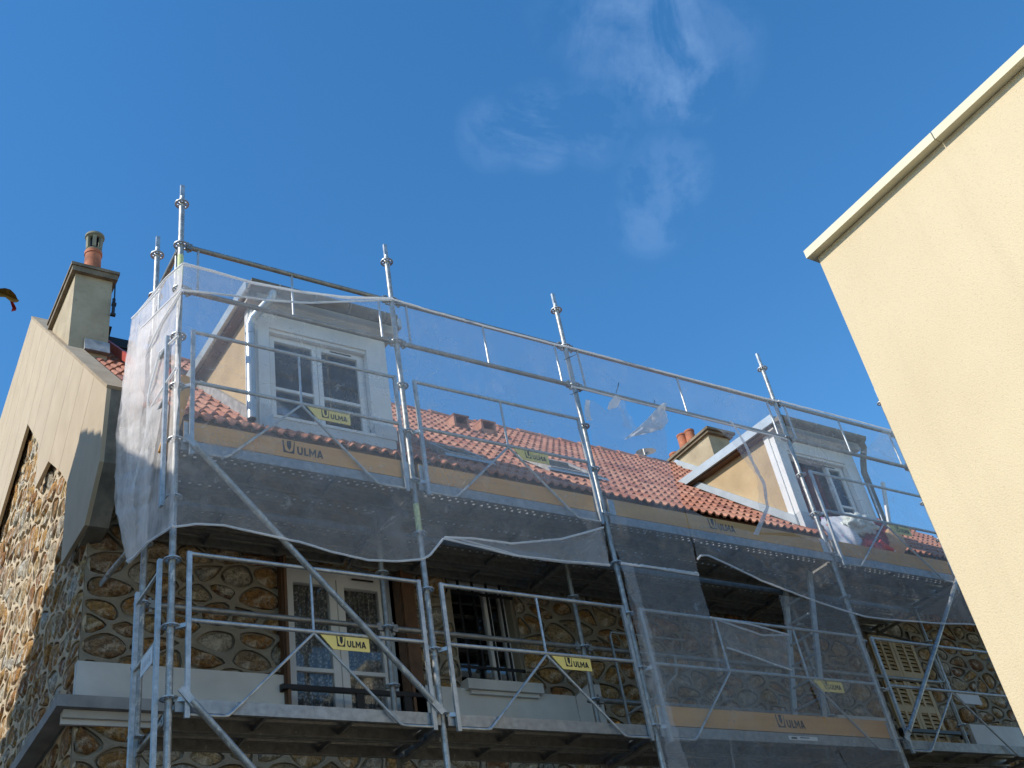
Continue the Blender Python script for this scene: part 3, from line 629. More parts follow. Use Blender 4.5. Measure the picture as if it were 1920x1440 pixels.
def build_roof():
    rf = MB(); t = .10
    rf.prismX([(.46, zr(.46) - .02), (RIDGE_Y, zr(RIDGE_Y) - .02), (8.3, zr(RIDGE_Y) - 3.9), (8.3, zr(RIDGE_Y) - 4.1), (RIDGE_Y, zr(RIDGE_Y) - .02 - t * 1.4), (.46, zr(.46) - t * 1.4)], -.158, XE)
    roof = rf.part('roof', 'wood', house)
    s = MB(); s.box(-.15, XE, .48, FY + .1, zr(.46) - .26, zr(.46) - .22); s.part('eave_soffit', 'slab', house)
    # one interlocking tile with two rolls, modelled lying flat: x along the eave, y up the slope
    W, Lr = .21, .335; prof = []
    for i in range(13):
        u = i / 12; ph = (u * 2) % 1.0; prof.append((u * W, .030 * max(0, math.sin(math.pi * min(1, ph / .62))) ** .8 if ph < .62 else 0.0))
    tm = MB(); vs = []
    for (yy, zz) in ((-.03, .020), (Lr + .02, -.004)):
        for x, h in prof: vs.append((x, yy, zz + h))
    for x, h in prof: vs.append((x, -.03, .020 + h - .016))
    k = len(prof); tm.add(vs, [(i, i + 1, k + i + 1, k + i) for i in range(k - 1)] + [(2 * k + i, 2 * k + i + 1, i + 1, i) for i in range(k - 1)])
    me = tm.mesh('tile', (0, 0, 0), (MAT['tile'],), False)
    # local frame: rotate about X by the pitch
    ang = math.atan(RM_); cs, sn = math.cos(ang), math.sin(ang)
    slots = []; nrow = int(((RIDGE_Y - .42) / cs) / Lr) + 1
    for j in range(nrow):
        y = .44 + j * Lr * cs; z = zr(y)
        if y + .5 * Lr * cs > RIDGE_Y: continue
        for i in range(int((XE + .13) / W)):
            x = -.13 + i * W; skip = False
            for (d0, d1) in ((.88, 2.22), (7.58, 8.97)):
                if d0 - .06 < x + W / 2 < d1 + .02 and j >= 1 and y < 2.25: skip = True
            if 9.55 < x + W / 2 < 10.1 and 3.4 < y < 4.4: skip = True
            if -.4 < x + W / 2 < .12 and 2.75 < y < 3.9: skip = True
            for (wx0, wx1, wy0, wy1) in ((2.85, 3.25, .80, 1.05), (4.35, 5.0, 1.15, 1.55)):
                if wx0 < x + W / 2 < wx1 and wy0 < y < wy1: skip = True
            if not skip: slots.append((x, y, z, j))
    r = random.Random(4)
    def hidden(x, y):
        return (x > 9.9) or (x < .2 and y > 3.4)
    order = sorted(slots, key=lambda s: (hidden(s[0], s[1]), -px_size(s[:3])))
    rest = MB()
    for n_, (x, y, z, j) in enumerate(order):
        jit = (r.uniform(-.012, .012), r.uniform(-.006, .006), r.uniform(-.012, .012))
        if n_ < 300: inst('tile', me, roof, (x, y, z), (ang + jit[0], jit[1], jit[2]))
        else:
            Mx = Matrix.Translation((x, y, z)) @ Matrix.Rotation(ang + jit[0], 4, 'X') @ Matrix.Rotation(jit[1], 4, 'Y')
            rest.add([Mx @ Vector(v) for v in tm.v], tm.f)
    rest.part('far_tiles', 'tile', roof, kind='stuff')
    # ridge tiles
    rm = MB(); n = 8; vs = []
    for (yy, rr) in ((0, .105), (.40, .085)):
        for i in range(n + 1):
            a = math.pi * i / n; vs.append((yy, -rr * math.cos(a), rr * math.sin(a)))
    rm.add(vs, [(i, i + 1, n + 2 + i, n + 1 + i) for i in range(n)]); rm.add([(0, -.105 * math.cos(math.pi * i / n), .105 * math.sin(math.pi * i / n)) for i in range(n + 1)], [tuple(range(n + 1))])
    rme = rm.mesh('ridge_tile', (0, 0, 0), (MAT['tile'],), True)
    for i in range(int((XE - .0) / .38)):
        x = .0 + i * .38
        if 9.5 < x < 10.1: continue
        inst('ridge_tile', rme, roof, (x, RIDGE_Y, zr(RIDGE_Y) - .045 + r.uniform(-.006, .006)), (0, 0, r.uniform(-.03, .03)))
    # vent tiles
    for (vx, vy) in ((4.60, 3.30), (5.02, 3.30)):
        b = MB(); z = zr(vy)
        b.prismX([(vy - .18, z - .10), (vy - .18, z + .09), (vy + .02, z + .12), (vy + .05, z + .05)], vx, vx + .03)
        b.prismX([(vy - .18, z - .10), (vy - .18, z + .09), (vy + .02, z + .12), (vy + .05, z + .05)], vx + .20, vx + .23)
        b.prismX([(vy - .19, z + .07), (vy - .19, z + .095), (vy + .02, z + .125), (vy + .03, z + .10)], vx - .005, vx + .235)
        b.box(vx + .03, vx + .20, vy - .175, vy - .15, z - .11, z - .04); b.part('vent_tile', 'tile', roof)
    # two small roof windows
    for (x0, x1, y0, y1) in ((2.83, 3.27, .72, 1.10), (4.33, 5.02, 1.08, 1.60)):
        q = lambda x, y, h: (x, y - h * sn, zr(y) + h * cs)
        f = MB(); h0, h1 = .03, .085
        def ringbox(a0, a1, b0, b1): 
            f.add([q(a0, b0, h0), q(a1, b0, h0), q(a1, b1, h0), q(a0, b1, h0), q(a0, b0, h1), q(a1, b0, h1), q(a1, b1, h1), q(a0, b1, h1)], [(3, 2, 1, 0), (4, 5, 6, 7), (0, 1, 5, 4), (1, 2, 6, 5), (2, 3, 7, 6), (3, 0, 4, 7)])
        ringbox(x0, x1, y0, y0 + .05); ringbox(x0, x1, y1 - .05, y1); ringbox(x0, x0 + .05, y0 + .05, y1 - .05); ringbox(x1 - .05, x1, y0 + .05, y1 - .05)
        rw = f.part('roof_window', 'lead', house)
        p = MB(); p.add([q(x0 + .04, y0 + .04, .06), q(x1 - .04, y0 + .04, .06), q(x1 - .04, y1 - .04, .06), q(x0 + .04, y1 - .04, .06)], [(0, 1, 2, 3)]); p.part('pane', 'interior', rw)
        a = MB(); a.add([q(x0 - .04, y0 - .03, .055), q(x1 + .06, y0 - .06, .06), q(x1 + .06, y0, .075), q(x0 - .04, y0 + .0, .075)], [(0, 1, 2, 3)]); a.part('flashing', 'zinc', rw)
    # eave gutter
    gmb = MB(); n = 8
    gy, gz = .40, zr(.42) - .05
    return roof
roof = build_roof()

def half_pipe(mb, x0, x1, y, z, r, n=10):
    vs = []
    for x in (x0, x1):
        for rr in (r, r - .006):
            for i in range(n + 1):
                a = math.pi + math.pi * i / n; vs.append((x, y + rr * math.cos(a), z + rr * math.sin(a)))
    k = n + 1; fs = []
    for i in range(n): fs += [(i, i + 1, 2 * k + i + 1, 2 * k + i), (k + i, 3 * k + i, 3 * k + i + 1, k + i + 1), (i, k + i, k + i + 1, i + 1), (2 * k + i, 2 * k + i + 1, 3 * k + i + 1, 3 * k + i)]
    fs += [(0, 2 * k, 3 * k, k), (n, k + n, 3 * k + n, 2 * k + n)]
    mb.add(vs, fs)
    for x in (x0, x1): mb.add([(x, y + r * math.cos(math.pi + math.pi * i / n), z + r * math.sin(math.pi + math.pi * i / n)) for i in range(n + 1)], [tuple(range(n + 1))])

def build_dormer(x0, x1, opened, label):
    yf = .62
    r = MB(); r.prismX([(yf - .16, -.315), (yf - .16, -.27), (2.42, -.155), (2.42, -.20)], x0 - .10, x1 + .10); dm = r.part('dormer', 'zinc_dark', house, label=label)
    # cheeks
    for (a, b) in ((x0, x0 + .08), (x1 - .08, x1)):
        D = MB(); D.prismX([(yf + .07, zr(yf + .07) - .05), (yf + .07, -.31), (2.30, -.24), (2.30, zr(2.30) - .05)][0:3] + [(2.1, zr(2.1) - .05)], a, b)
        D.part('cheek', 'ochre', dm)
    # front frame of white boards
    wx0, wx1, wz0, wz1 = x0 + .145, x1 - .20, -1.62, -.62
    c = MB(); c.box(x0 - .012, wx0, yf, yf + .07, -1.52, -.30); c.box(wx1, x1 + .012, yf, yf + .07, -1.52, -.30); c.box(wx0, wx1, yf, yf + .07, wz1, -.30)
    c.box(x0 - .012, x0 + .05, yf - .004, yf - .0005, -1.52, -.45); c.part('casing', 'white', dm)
    c = MB(); c.box(x0 - .03, x0 + .05, yf + .071, yf + .15, -1.80, -.30); c.part('corner_post', 'white', dm)
    a = MB(); a.box(x0 - .012, x1 + .012, yf - .012, yf + .06, -1.86, wz0 - .03); a.box(x0 - .012, wx0 - .002, yf - .01, yf + .06, wz0 - .03, -1.522); a.box(wx1 + .002, x1 + .03, yf - .02, yf + .06, wz0 - .03, -1.50); a.part('apron', 'apron', dm)
    s = MB(); s.box(wx0, wx1, yf - .02, yf + .08, wz0 - .03, wz0); s.part('sill', 'white', dm)
    # window
    y = yf + .075; w = MB()
    for (p, q, r0, r1) in ((wx0, wx0 + .03, wz0, wz1), (wx1 - .03, wx1, wz0, wz1), (wx0 + .03, wx1 - .03, wz1 - .045, wz1)): w.box(p, q, y, y + .06, r0, r1)
    w.part('window_frame', 'white', dm); m = (wx0 + wx1) / 2
    li = MB(); li.box(wx0, wx1, yf + .02, yf + .07, wz1 - .035, wz1 - .002); li.part('lintel_lip', 'white', dm)
    sashes = ((wx0 + .03, m - .003), (m + .003, wx1 - .03))
    for k, (p, q) in enumerate(sashes):
        if opened and k == 0: continue
        if opened: p = q - .30
        t = MB(); e = .045
        t.box(p, p + e, y - .01, y + .04, wz0, wz1 - .045); t.box(q - e, q, y - .01, y + .04, wz0, wz1 - .045); t.box(p + e, q - e, y - .01, y + .04, wz0, wz0 + .05); t.box(p + e, q - e, y - .01, y + .04, wz1 - .095, wz1 - .045)
        t.box(p + e, q - e, y - .004, y + .03, -1.27, -1.24); t.part('sash', 'white', dm)
        gl = MB(); gl.box(p + e - .01, q - e + .01, y + .010, y + .016, wz0 + .04, wz1 - .085); gl.part('pane', 'glass', dm)
    if opened:                                                # left leaf swung inwards
        t = MB(); p = wx0 + .07
        for (b0, b1, r0, r1) in ((.06, .12, wz0, wz1 - .07), (.42, .48, wz0, wz1 - .07), (.12, .42, wz0, wz0 + .07), (.12, .42, wz1 - .14, wz1 - .07)): t.box(p, p + .045, y + b0, y + b1, r0, r1)
        t.part('sash', 'white', dm)
    v = MB(); v.box(m + .14, m + .36, y - .016, y - .0105, wz1 - .076, wz1 - .064); v.part('vent_slot', 'black', dm)
    cu = MB(); n = 46; vs = []
    for i in range(n + 1):
        x = wx0 + .03 + (wx1 - wx0 - .06) * i / n; yy = y + .10 + .02 * math.sin(i * .9) + .012 * math.sin(i * .37)
        vs += [(x, yy, wz0 - .02), (x, yy, wz1)]
    cu.add(vs, [(2 * i, 2 * i + 2, 2 * i + 3, 2 * i + 1) for i in range(n)])
    if opened:
        cu = MB(); vs = []; n = 30
        for i in range(n + 1):
            x = m - .26 + .50 * i / n; yy = y + .16 + .025 * math.sin(i * 1.1); vs += [(x, yy, wz0 - .02), (x, yy, wz1 - .02)]
        cu.add(vs, [(2 * i, 2 * i + 2, 2 * i + 3, 2 * i + 1) for i in range(n)])
        cu.part('curtain', 'red_curtain', dm)
    else: cu.part('curtain', 'curtain', dm, True)
    bk = MB(); bk.box(x0 + .09, x1 - .09, y + .9, y + .95, -1.7, -.3); bk.part('room', 'interior', dm)
    # roof, verges, gutter
    for xx in ((x0 - .135, x0 - .095), (x1 + .095, x1 + .135)):
        v = MB(); v.prismX([(yf - .17, -.37), (yf - .17, -.255), (2.47, -.135), (2.47, -.25)], *xx); v.part('verge', 'zinc', dm)
    v = MB(); v.prismX([(yf - .10, -.40), (yf - .10, -.318), (2.2, -.205), (2.2, -.29)], x0 - .094, x0 - .003); v.part('verge_board', 'wood', dm)
    f = MB(); f.box(x0 - .09, x1 + .09, yf - .10, yf - .002, -.42, -.318); f.part('eave_board', 'band', dm)
    g_ = MB(); half_pipe(g_, x0 - .12, x1 + .03, yf - .225, -.335, .065); g_.part('gutter', 'zinc_dark', dm, True)
    for i in range(4):
        xx = x0 + .15 + i * .36; b = MB(); b.tube([(xx, yf - .225 + .069 * math.cos(math.pi + math.pi * j / 8), -.335 + .069 * math.sin(math.pi + math.pi * j / 8)) for j in range(9)], .006, 6); b.part('gutter_bracket', 'galv_dark', dm)
    if not opened:
        px_, py_ = x0 - .055, yf - .045
        d = MB(); d.tube([(x0 + .10, yf - .225, -.39), (x0 + .09, yf - .215, -.46), (x0 + .02, yf - .13, -.55), (px_ + .02, py_ - .02, -.62), (px_, py_, -.70), (px_, py_, -1.74)], .042, 14); d.part('downpipe', 'pipe', dm, True)
        e = MB(); e.lathe([(.046, 0), (.046, .05)], (px_, py_, -.80), 14); e.part('pipe_collar', 'pipe', dm, True)
        e = MB(); e.lathe([(.034, 0), (.034, .002)], (px_, py_, -1.7425), 14); e.part('pipe_mouth', 'black', dm)
        e = MB(); e.tube([(x0 + .03, yf - .02, -.7), (x0 + .03, yf - .02, -1.80)], .009, 6); e.part('cable', 'sticker', dm)
        e = MB(); e.prismY([(x0 + .02, -1.86), (x0 + .10, -1.86), (x0 + .13, -1.66), (x0 + .07, -1.72)], yf - .08, yf - .072); e.part('flashing_upstand', 'zinc', dm)
    if opened:                                                # dark swan-neck downpipe on the far side
        d = MB(); d.tube([(x1 - .02, yf - .225, -.39), (x1 + .0, yf - .22, -.47), (x1 + .05, yf - .10, -.60), (x1 + .07, yf - .04, -.72), (x1 + .07, yf - .04, -1.80)], .04, 12); d.part('downpipe', 'zinc_dark', dm, True)
    # side flashing along the tiles
    for xx in ((x0 - .05, x0 - .003), (x1 + .003, x1 + .06)):
        fl = MB(); fl.prismX([(yf + .06, zr(yf + .06) + .04), (yf + .06, zr(yf + .06) + .17), (2.15, zr(2.15) + .15), (2.15, zr(2.15) + .04)], *xx); fl.part('side_flashing', 'zinc' if opened else 'lead', dm)
build_dormer(.88, 2.22, False, 'dormer with closed white window and grey curtains')
build_dormer(7.58, 8.97, True, 'dormer with open window and red curtain')

def build_chimneys():
    # chimney on the gable
    c = MB(); c.box(-.30, .10, 2.80, 3.80, -.2, 1.46); ch = c.part('chimney', 'chimney', house, label='narrow chimney on the gable with one cowled pot')
    c = MB(); c.box(-.345, .145, 2.75, 3.86, 1.46, 1.53); c.box(-.36, .16, 2.735, 3.875, 1.531, 1.57); c.part('cap', 'capstone', ch)
    c = MB(); c.lathe([(.098, 0), (.09, .2), (.09, .30), (.098, .301), (.098, .345)], (-.11, 2.90, 1.57), 18); c.part('pot', 'pot', ch, True)
    c = MB(); c.lathe([(.086, .346), (.086, .375), (.066, .376), (.066, .39)], (-.11, 2.90, 1.57), 18)
    for i in range(6):
        a = i * math.pi / 3 + .3; c.bar((-.11 + .072 * math.cos(a), 2.90 + .072 * math.sin(a), 1.955), (-.11 + .08 * math.cos(a), 2.90 + .08 * math.sin(a), 2.12), .042, .03, (math.cos(a), math.sin(a), 0))
    c.lathe([(.08, .55), (.108, .575), (.108, .60), (.08, .625), (.03, .64)], (-.11, 2.90, 1.57), 18); c.part('cowl', 'cowl', ch, True)
    c = MB(); c.lathe([(.05, .39), (.05, .55)], (-.11, 2.90, 1.57), 10); c.part('cowl_core', 'black', ch)
    c = MB(); c.prismX([(2.74, .40), (2.797, .40), (2.797, .57), (2.785, .57)], -.145, .115); c.part('flashing', 'lead', ch)
    c = MB(); c.tube([(.125, 2.78, 1.42), (.13, 2.78, 1.18)], .008, 6); c.tube([(.125, 2.78, 1.20), (.125, 2.78, .96)], .018, 8); c.tube([(.10, 2.78, .97), (.15, 2.78, .97)], .022, 8); c.tube([(.105, 2.78, 1.12), (.15, 2.78, 1.12)], .024, 8); c.part('aerial_bracket', 'black', ch)
    # chimney by the second dormer
    c = MB(); c.box(9.58, 10.03, 3.38, 4.42, .7, 1.80); ch = c.part('chimney', 'chimney', house, label='long chimney behind the open dormer with three terracotta pots')
    c = MB(); c.box(9.53, 10.08, 3.32, 4.48, 1.80, 1.84); c.box(9.50, 10.11, 3.28, 4.52, 1.841, 1.885); c.part('cap', 'capstone', ch)
    for (y, h) in ((3.95, .36), (4.14, .40), (4.42, .20)):
        c = MB(); c.lathe([(.085, 0), (.08, h), (.088, h), (.088, h + .03), (.06, h + .03), (.06, h - .02)], (9.80, y, 1.885), 18); c.part('pot', 'pot', ch, True)
    c = MB(); c.prismX([(3.3, zr(3.3) + .03), (3.3, zr(3.3) + .18), (4.25, zr(4.25) + .16), (4.25, zr(4.25) + .03)], 9.535, 9.577); c.part('flashing', 'zinc', ch)
build_chimneys()

# ------------------------------------------------------------------ scaffolding
PX = [0.0, 2.0, 4.0, 7.0, 9.12]; WI = .70; D1, D2 = -2.5, -4.5
ORD = ['first', 'second', 'third', 'fourth', 'fifth']
def bayname(i): return '%s bay from the stone gable' % ORD[i]
ros = MB(); n = 20
for (ra, rb_, h) in ((.047, .062, .005), (.018, .031, .005)):
    vs = []
    for z in (-h, h):
        for rr in (ra, rb_):
            for j in range(n): vs.append((rr * math.cos(2 * math.pi * j / n), rr * math.sin(2 * math.pi * j / n), z))
    fs = []
    for j in range(n):
        k = (j + 1) % n; fs += [(j, k, n + k, n + j), (2 * n + j, 3 * n + j, 3 * n + k, 2 * n + k), (n + j, n + k, 3 * n + k, 3 * n + j), (j, 2 * n + j, 2 * n + k, k)]
    ros.add(vs, fs)
for j in range(8):
    a = j * math.pi / 4; ros.bar((.028 * math.cos(a), .028 * math.sin(a), 0), (.05 * math.cos(a), .05 * math.sin(a), 0), .012, .009)
ROS = ros.mesh('rosette', (0, 0, 0), (MAT['galv'],))

def post(x, y, ztop, label, group, spig=True, mat='galv_old'):
    t = thing('scaffold_post', label, 'post', (x, y, -ZO), group)
    m = MB(); zt = ztop + .06; m.tube([(x, y, -ZO), (x, y, zt)], .0245, 14); m.part('tube', mat, t, True)
    if spig:
        m = MB(); m.tube([(x, y, zt), (x, y, zt + .03)], .0205, 10); m.bar((x, y, zt + .03), (x, y, zt + .17), .036, .024, (0, 1, 0)); m.part('spigot', 'galv', t)
    z = ztop - 2.0
    while z > -ZO + .6: m = MB(); m.lathe([(.0275, 0), (.0275, .16)], (x, y, z - .06), 14); m.part('joint_sleeve', mat, t, True); z -= 2.0
    z = ztop
    while z > -ZO + .3: inst('rosette', ROS, t, (x, y, z)); z -= .5
    m = MB(); m.box(x - .075, x + .075, y - .075, y + .075, -ZO, -ZO + .01 + (.12 if -2 < y < 1.3 else 0)); m.part('base_plate', 'galv_dark', t)
    return t
for i, x in enumerate(PX):
    post(x, 0, 0, 'tall outer scaffold post with rosettes, %s from the stone gable, rising above the netting' % ORD[i], 'outer scaffold posts')
post(0, WI, 0, 'tall inner scaffold post at the gable end, rising above the end netting', 'inner scaffold posts')
for i, x in enumerate(PX[1:]):
    post(x, WI, D1, 'short inner scaffold post between decks, %s from the stone gable' % ORD[i + 1], 'inner scaffold posts', False, 'galv_dark')

def head(mb, P, d):                                           # wedge head of a ledger at a rosette
    P = Vector(P); d = Vector(d)
    mb.bar(P + d * .045, P + d * .095, .036, .062); mb.bar(P + d * .062 + Vector((0, 0, -.06)), P + d * .056 + Vector((0, 0, .055)), .008, .020, (1, 0, 0))
def ledger(name, a, b, label, cat, group, mat='galv_old', r=.0235):
    m = MB(); a = Vector(a); b = Vector(b); d = (b - a).normalized()
    t = thing(name, label, cat, ((a + b) / 2) + Vector((0, 0, -.03)), group)
    m.tube([a + d * .08, b - d * .08], r, 12); m.part('tube', mat, t, True)
    for e_, d_ in ((a, d), (b, -d)): h = MB(); head(h, e_, d_); h.part('wedge_head', 'galv_dark', t)
    return t
# double top rails above the upper deck
def top_rail(a, b, label, group):
    a = Vector(a); b = Vector(b); d = (b - a).normalized(); L = (b - a).length
    t = thing('double_guardrail', label, 'guardrail', a + Vector((0, 0, -1.02)), group)
    for z, nm in ((-.5, 'top_rail'), (-1.0, 'bottom_rail')):
        m = MB(); m.tube([a + d * .08 + Vector((0, 0, z)), b - d * .08 + Vector((0, 0, z))], .0225, 12); m.part(nm, 'galv_dark', t, True)
        for e_, d_ in ((a, d), (b, -d)): h = MB(); head(h, e_ + Vector((0, 0, z)), d_); h.part('wedge_head', 'galv_dark', t)
    for s in (.15, L / 2, L - .14) if L > 1 else (.12, L - .12):
        p = a + d * s; m = MB(); m.tube([p + Vector((0, 0, -.52)), p + Vector((0, 0, -.98))], .0115, 8); m.part('strut', 'galv', t, True)
for i in range(4):
    top_rail((PX[i], 0, 0), (PX[i + 1], 0, 0), 'grey double guardrail along the top of the scaffold, %s' % bayname(i), 'top guardrails')
top_rail((0, 0, 0), (0, WI, 0), 'short double guardrail across the gable end at the top of the scaffold', 'top guardrails')

def guard_frame(x0, x1, zd, label, yf=-.06, sign=True, plain=False):
    t = thing('guardrail_frame', label, 'guardrail', ((x0 + x1) / 2, yf, zd - .14), 'guardrail frames with yellow signs')
    a, b = x0 + .10, x1 - .10; m_ = (a + b) / 2; zt, zm, zb = zd + 1.03, zd + .53, zd - .12
    for x in (a, b):
        m = MB(); m.box(x - .016, x + .016, yf - .012, yf + .012, zd - .145, zt + .015)
        m.part('upright', 'galv', t)
        h = MB(); h.bar((x, yf, zm - .03), (x + (-.07 if x == a else .07), yf + .045, zm - .04), .02, .03); h.bar((x, yf, zd - .02), (x + (-.07 if x == a else .07), yf + .045, zd - .01), .02, .03); h.part('hook', 'galv', t)
    m = MB(); m.tube([(a + .016, yf, zt), (b - .016, yf, zt)], .0155, 10); m.part('top_rail', 'galv', t, True)
    m = MB(); m.tube([(a + .016, yf, zm), (b - .016, yf, zm)], .0155, 10); m.part('middle_rail', 'galv', t, True)
    long_ = x1 - x0 > 2.5; ml, mr_ = ((x0 + (x1 - x0) / 3 - .02), (x0 + 2 * (x1 - x0) / 3 - .02)) if long_ else (m_, m_)
    for xs_ in ((ml, mr_) if long_ else (m_,)):
        m = MB(); m.tube([(xs_, yf, zm + .01), (xs_, yf, zt - .01)], .0105, 8); m.part('strut', 'galv', t, True)
    for (xe, s) in ((a, 1), (b, -1)):
        m_ = ml if s == 1 else mr_
        m = MB(); f = .27
        m.tube([(m_, yf, zm - .012), (xe + s * (f + .03), yf, zb + .03), (xe + s * f, yf, zb + .006), (xe + s * (f - .035), yf, zb), (xe + s * .014, yf, zb)], .0105, 8); m.part('brace', 'galv', t, True)
    if sign:
        x_s = m_ + .05; w = .38; zs = zm - .017; h = .105
        k = (b - .30 - m_) / (zm - zb)
        p = MB(); p.prismY([(x_s + .0, zs), (x_s + w, zs), (x_s + w, zs - h), (x_s + h * .95 * k * 1.0, zs - h)], yf - .004, yf + .002)
        sg = p.part('sign_plate', 'apron' if plain else 'yellow', t)
        if not plain: brand(sg, x_s + .125, zs - .080, .050, yf - .004, 'yellow')
    return t
for i in range(4):
    if i != 2: guard_frame(PX[i], PX[i + 1], D1, 'galvanised guardrail frame on the upper deck, %s' % bayname(i))
    guard_frame(PX[i], PX[i + 1], D2, 'galvanised guardrail frame on the lower deck, %s' % bayname(i), plain=(i == 3))
# end frames at the gable side
def end_frame(zd, zlow, label, sign):
    xe = -.07; t = thing('end_guardrail_frame', label, 'guardrail', (xe, .35, zlow), 'end guardrail frames')
    for y in (.06, .58):
        m = MB(); m.box(xe - .014, xe + .014, y - .022, y + .022, zlow, zd + 1.02); m.part('upright', 'galv', t)
    for z, nm in ((zd + .93, 'top_rail'), (zd + .42, 'middle_rail')):
        m = MB(); m.tube([(xe, .08, z), (xe, .56, z)], .013, 8); m.part(nm, 'galv', t, True)
    if sign:
        m = MB(); m.box(xe - .016, xe - .012, .10, .36, zd + .28, zd + .405); m.part('sign_plate', 'sticker', t)
        m = MB()
        for k in range(4): m.box(xe - .0175, xe - .0165, .14 + k * .05, .17 + k * .05, zd + .32, zd + .365)
        m.part('sign_print', 'apron', t)
end_frame(D2, D2 - .75, 'end guardrail frame with white sign across the lower deck beside the stone gable', True)
end_frame(D1, D1 - .55, 'end guardrail frame behind the bunched end netting on the upper deck', False)

# decks
def plank(x0, x1, y0, y1, zd, label, group):
    a, b = x0 + .03, x1 - .03; yc = (y0 + y1) / 2
    t = thing('steel_plank', label, 'scaffold plank', ((a + b) / 2, yc, zd - .09), group)
    # sheet with its own origin on the row of holes
    m = MB(); m.add([(a, y0, zd - .012), (b, y0, zd - .012), (b, y1, zd - .012), (a, y1, zd - .012)], [(0, 1, 2, 3)])
    me = m.mesh('perforated_sheet', (0, yc, 0), (MAT['deck'],)); o = bpy.data.objects.new('perforated_sheet', me); col.objects.link(o); o.parent = t; o.location = Vector((0, yc, 0)) - ORIG[t]
    for y, s in ((y0, 1), (y1, -1)):
        m = MB(); m.prismX([(y, zd - .095), (y, zd - .006), (y + s * .006, zd - .006), (y + s * .006, zd - .089), (y + s * .03, zd - .089), (y + s * .03, zd - .095)], a, b); m.part('side_rail', 'galv_edge' if y < 0 else 'galv_dark', t)
    for y in (yc - .075, yc + .075):
        m = MB(); m.prismX([(y - .012, zd - .016), (y + .012, zd - .016), (y + .006, zd - .035), (y - .006, zd - .035)], a, b); m.part('rib', 'galv_dark', t)
    cm = MB(); nh = int((b - a) / .08)
    for (yo, ph) in ((.022, 0.0), (-.022, .04)):
        k0 = math.ceil((a + .03 + ph) / .08 - .5)
        for q in range(nh + 2):
            hx = (k0 + q + .5) * .08 - ph
            if hx > b - .03: break
            vs = [(hx + rr * math.cos(2 * math.pi * j / 10), yc + yo + rr * math.sin(2 * math.pi * j / 10), zd - .0115 + zz) for rr, zz in ((.0130, 0), (.0116, .024)) for j in range(10)]
            cm.add(vs, [(j, (j + 1) % 10, 10 + (j + 1) % 10, 10 + j) for j in range(10)])
    cm.part('hole_collars', 'galv_sunlit', t, kind='stuff')
    x = a + .02; k = int((b - a) / .5)
    for i in range(k + 1):
        xx = a + .012 + (b - a - .024) * i / k; m = MB(); m.box(xx - .010, xx + .010, y0 + .008, y1 - .008, zd - .07, zd - .036); m.part('cross_rib', 'galv_dark', t)
ROWS1 = [(-.035, .315, 'outermost'), (.335, .665, 'second'), (.755, 1.055, 'third'), (1.075, 1.345, 'innermost')]
for i in range(4):
    for (y0, y1, nm) in ROWS1: plank(PX[i], PX[i + 1], y0, y1, D1, 'perforated steel plank of the upper deck, %s row, %s' % (nm, bayname(i)), 'upper deck planks')
    for (y0, y1, nm) in ROWS1[:2]: plank(PX[i], PX[i + 1], y0, y1, D2, 'perforated steel plank of the lower deck, %s row, %s' % (nm if nm == 'outermost' else 'inner', bayname(i)), 'lower deck planks')
# transoms under the decks, inner rails, braces
for lev, zd, far in (('upper', D1, 1.36), ('lower', D2, WI)):
    for i, x in enumerate(PX):
        ledger('transom', (x, 0, zd - .12), (x, WI, zd - .12), 'cross tube under the %s deck at the %s post pair from the gable' % (lev, ORD[i]), 'tube', 'deck transoms', 'galv_dark')
        if far > 1:
            m = MB(); t = thing('bracket', 'triangular bracket carrying the inner planks, at the %s inner post from the gable' % ORD[i], 'bracket', (x, WI, zd - .55), 'deck brackets')
            m.tube([(x, WI + .03, zd - .12), (x, 1.33, zd - .12)], .02, 8); m.part('arm', 'galv_dark', t, True)
            m = MB(); m.tube([(x, WI + .03, zd - .52), (x, 1.25, zd - .15)], .016, 8); m.part('stay', 'galv_dark', t, True)
for i in range(4):
    ledger('inner_rail', (PX[i], WI, D2 + 1.0), (PX[i + 1], WI, D2 + 1.0), 'dull steel tube rail in front of the stone wall, %s' % bayname(i), 'tube', 'inner rails', 'galv_dark')
ledger('inner_rail', (PX[2], WI, D2 + .5), (PX[3], WI, D2 + .5), 'low steel tube rail behind the lower netting, third bay from the stone gable', 'tube', 'inner rails', 'galv_dark')
def brace(a, b, label):
    a = Vector(a); b = Vector(b); d = (b - a).normalized(); t = thing('diagonal_brace', label, 'tube', b if b.z < a.z else a, 'diagonal braces')
    m = MB(); m.tube([a + d * .08, b - d * .08], .0235, 12); m.part('tube', 'galv_old', t, True)
    for p, s in ((a, 1), (b, -1)): m = MB(); m.bar(p - d * (s * .03), p + d * (s * .12), .012, .052, (0, 0, 1)); m.part('flattened_end', 'galv', t)
brace((.07, -.085, D1 - .02), (1.95, -.085, D2), 'long diagonal brace tube running down from upper deck to lower deck across the first bay')
brace((.07, -.085, D2 + .02), (1.95, -.085, D2 - 2.0), 'diagonal brace tube running down below the lower deck in the first bay')
brace((9.05, -.085, D1), (7.05, -.085, D2), 'diagonal brace tube across the louvred shutters in the fourth bay')
brace((.02, WI + .06, D1 - .35), (-.14, FY - .05, D1 - .52), 'short tie tube from the inner post to the corner of the stone wall')
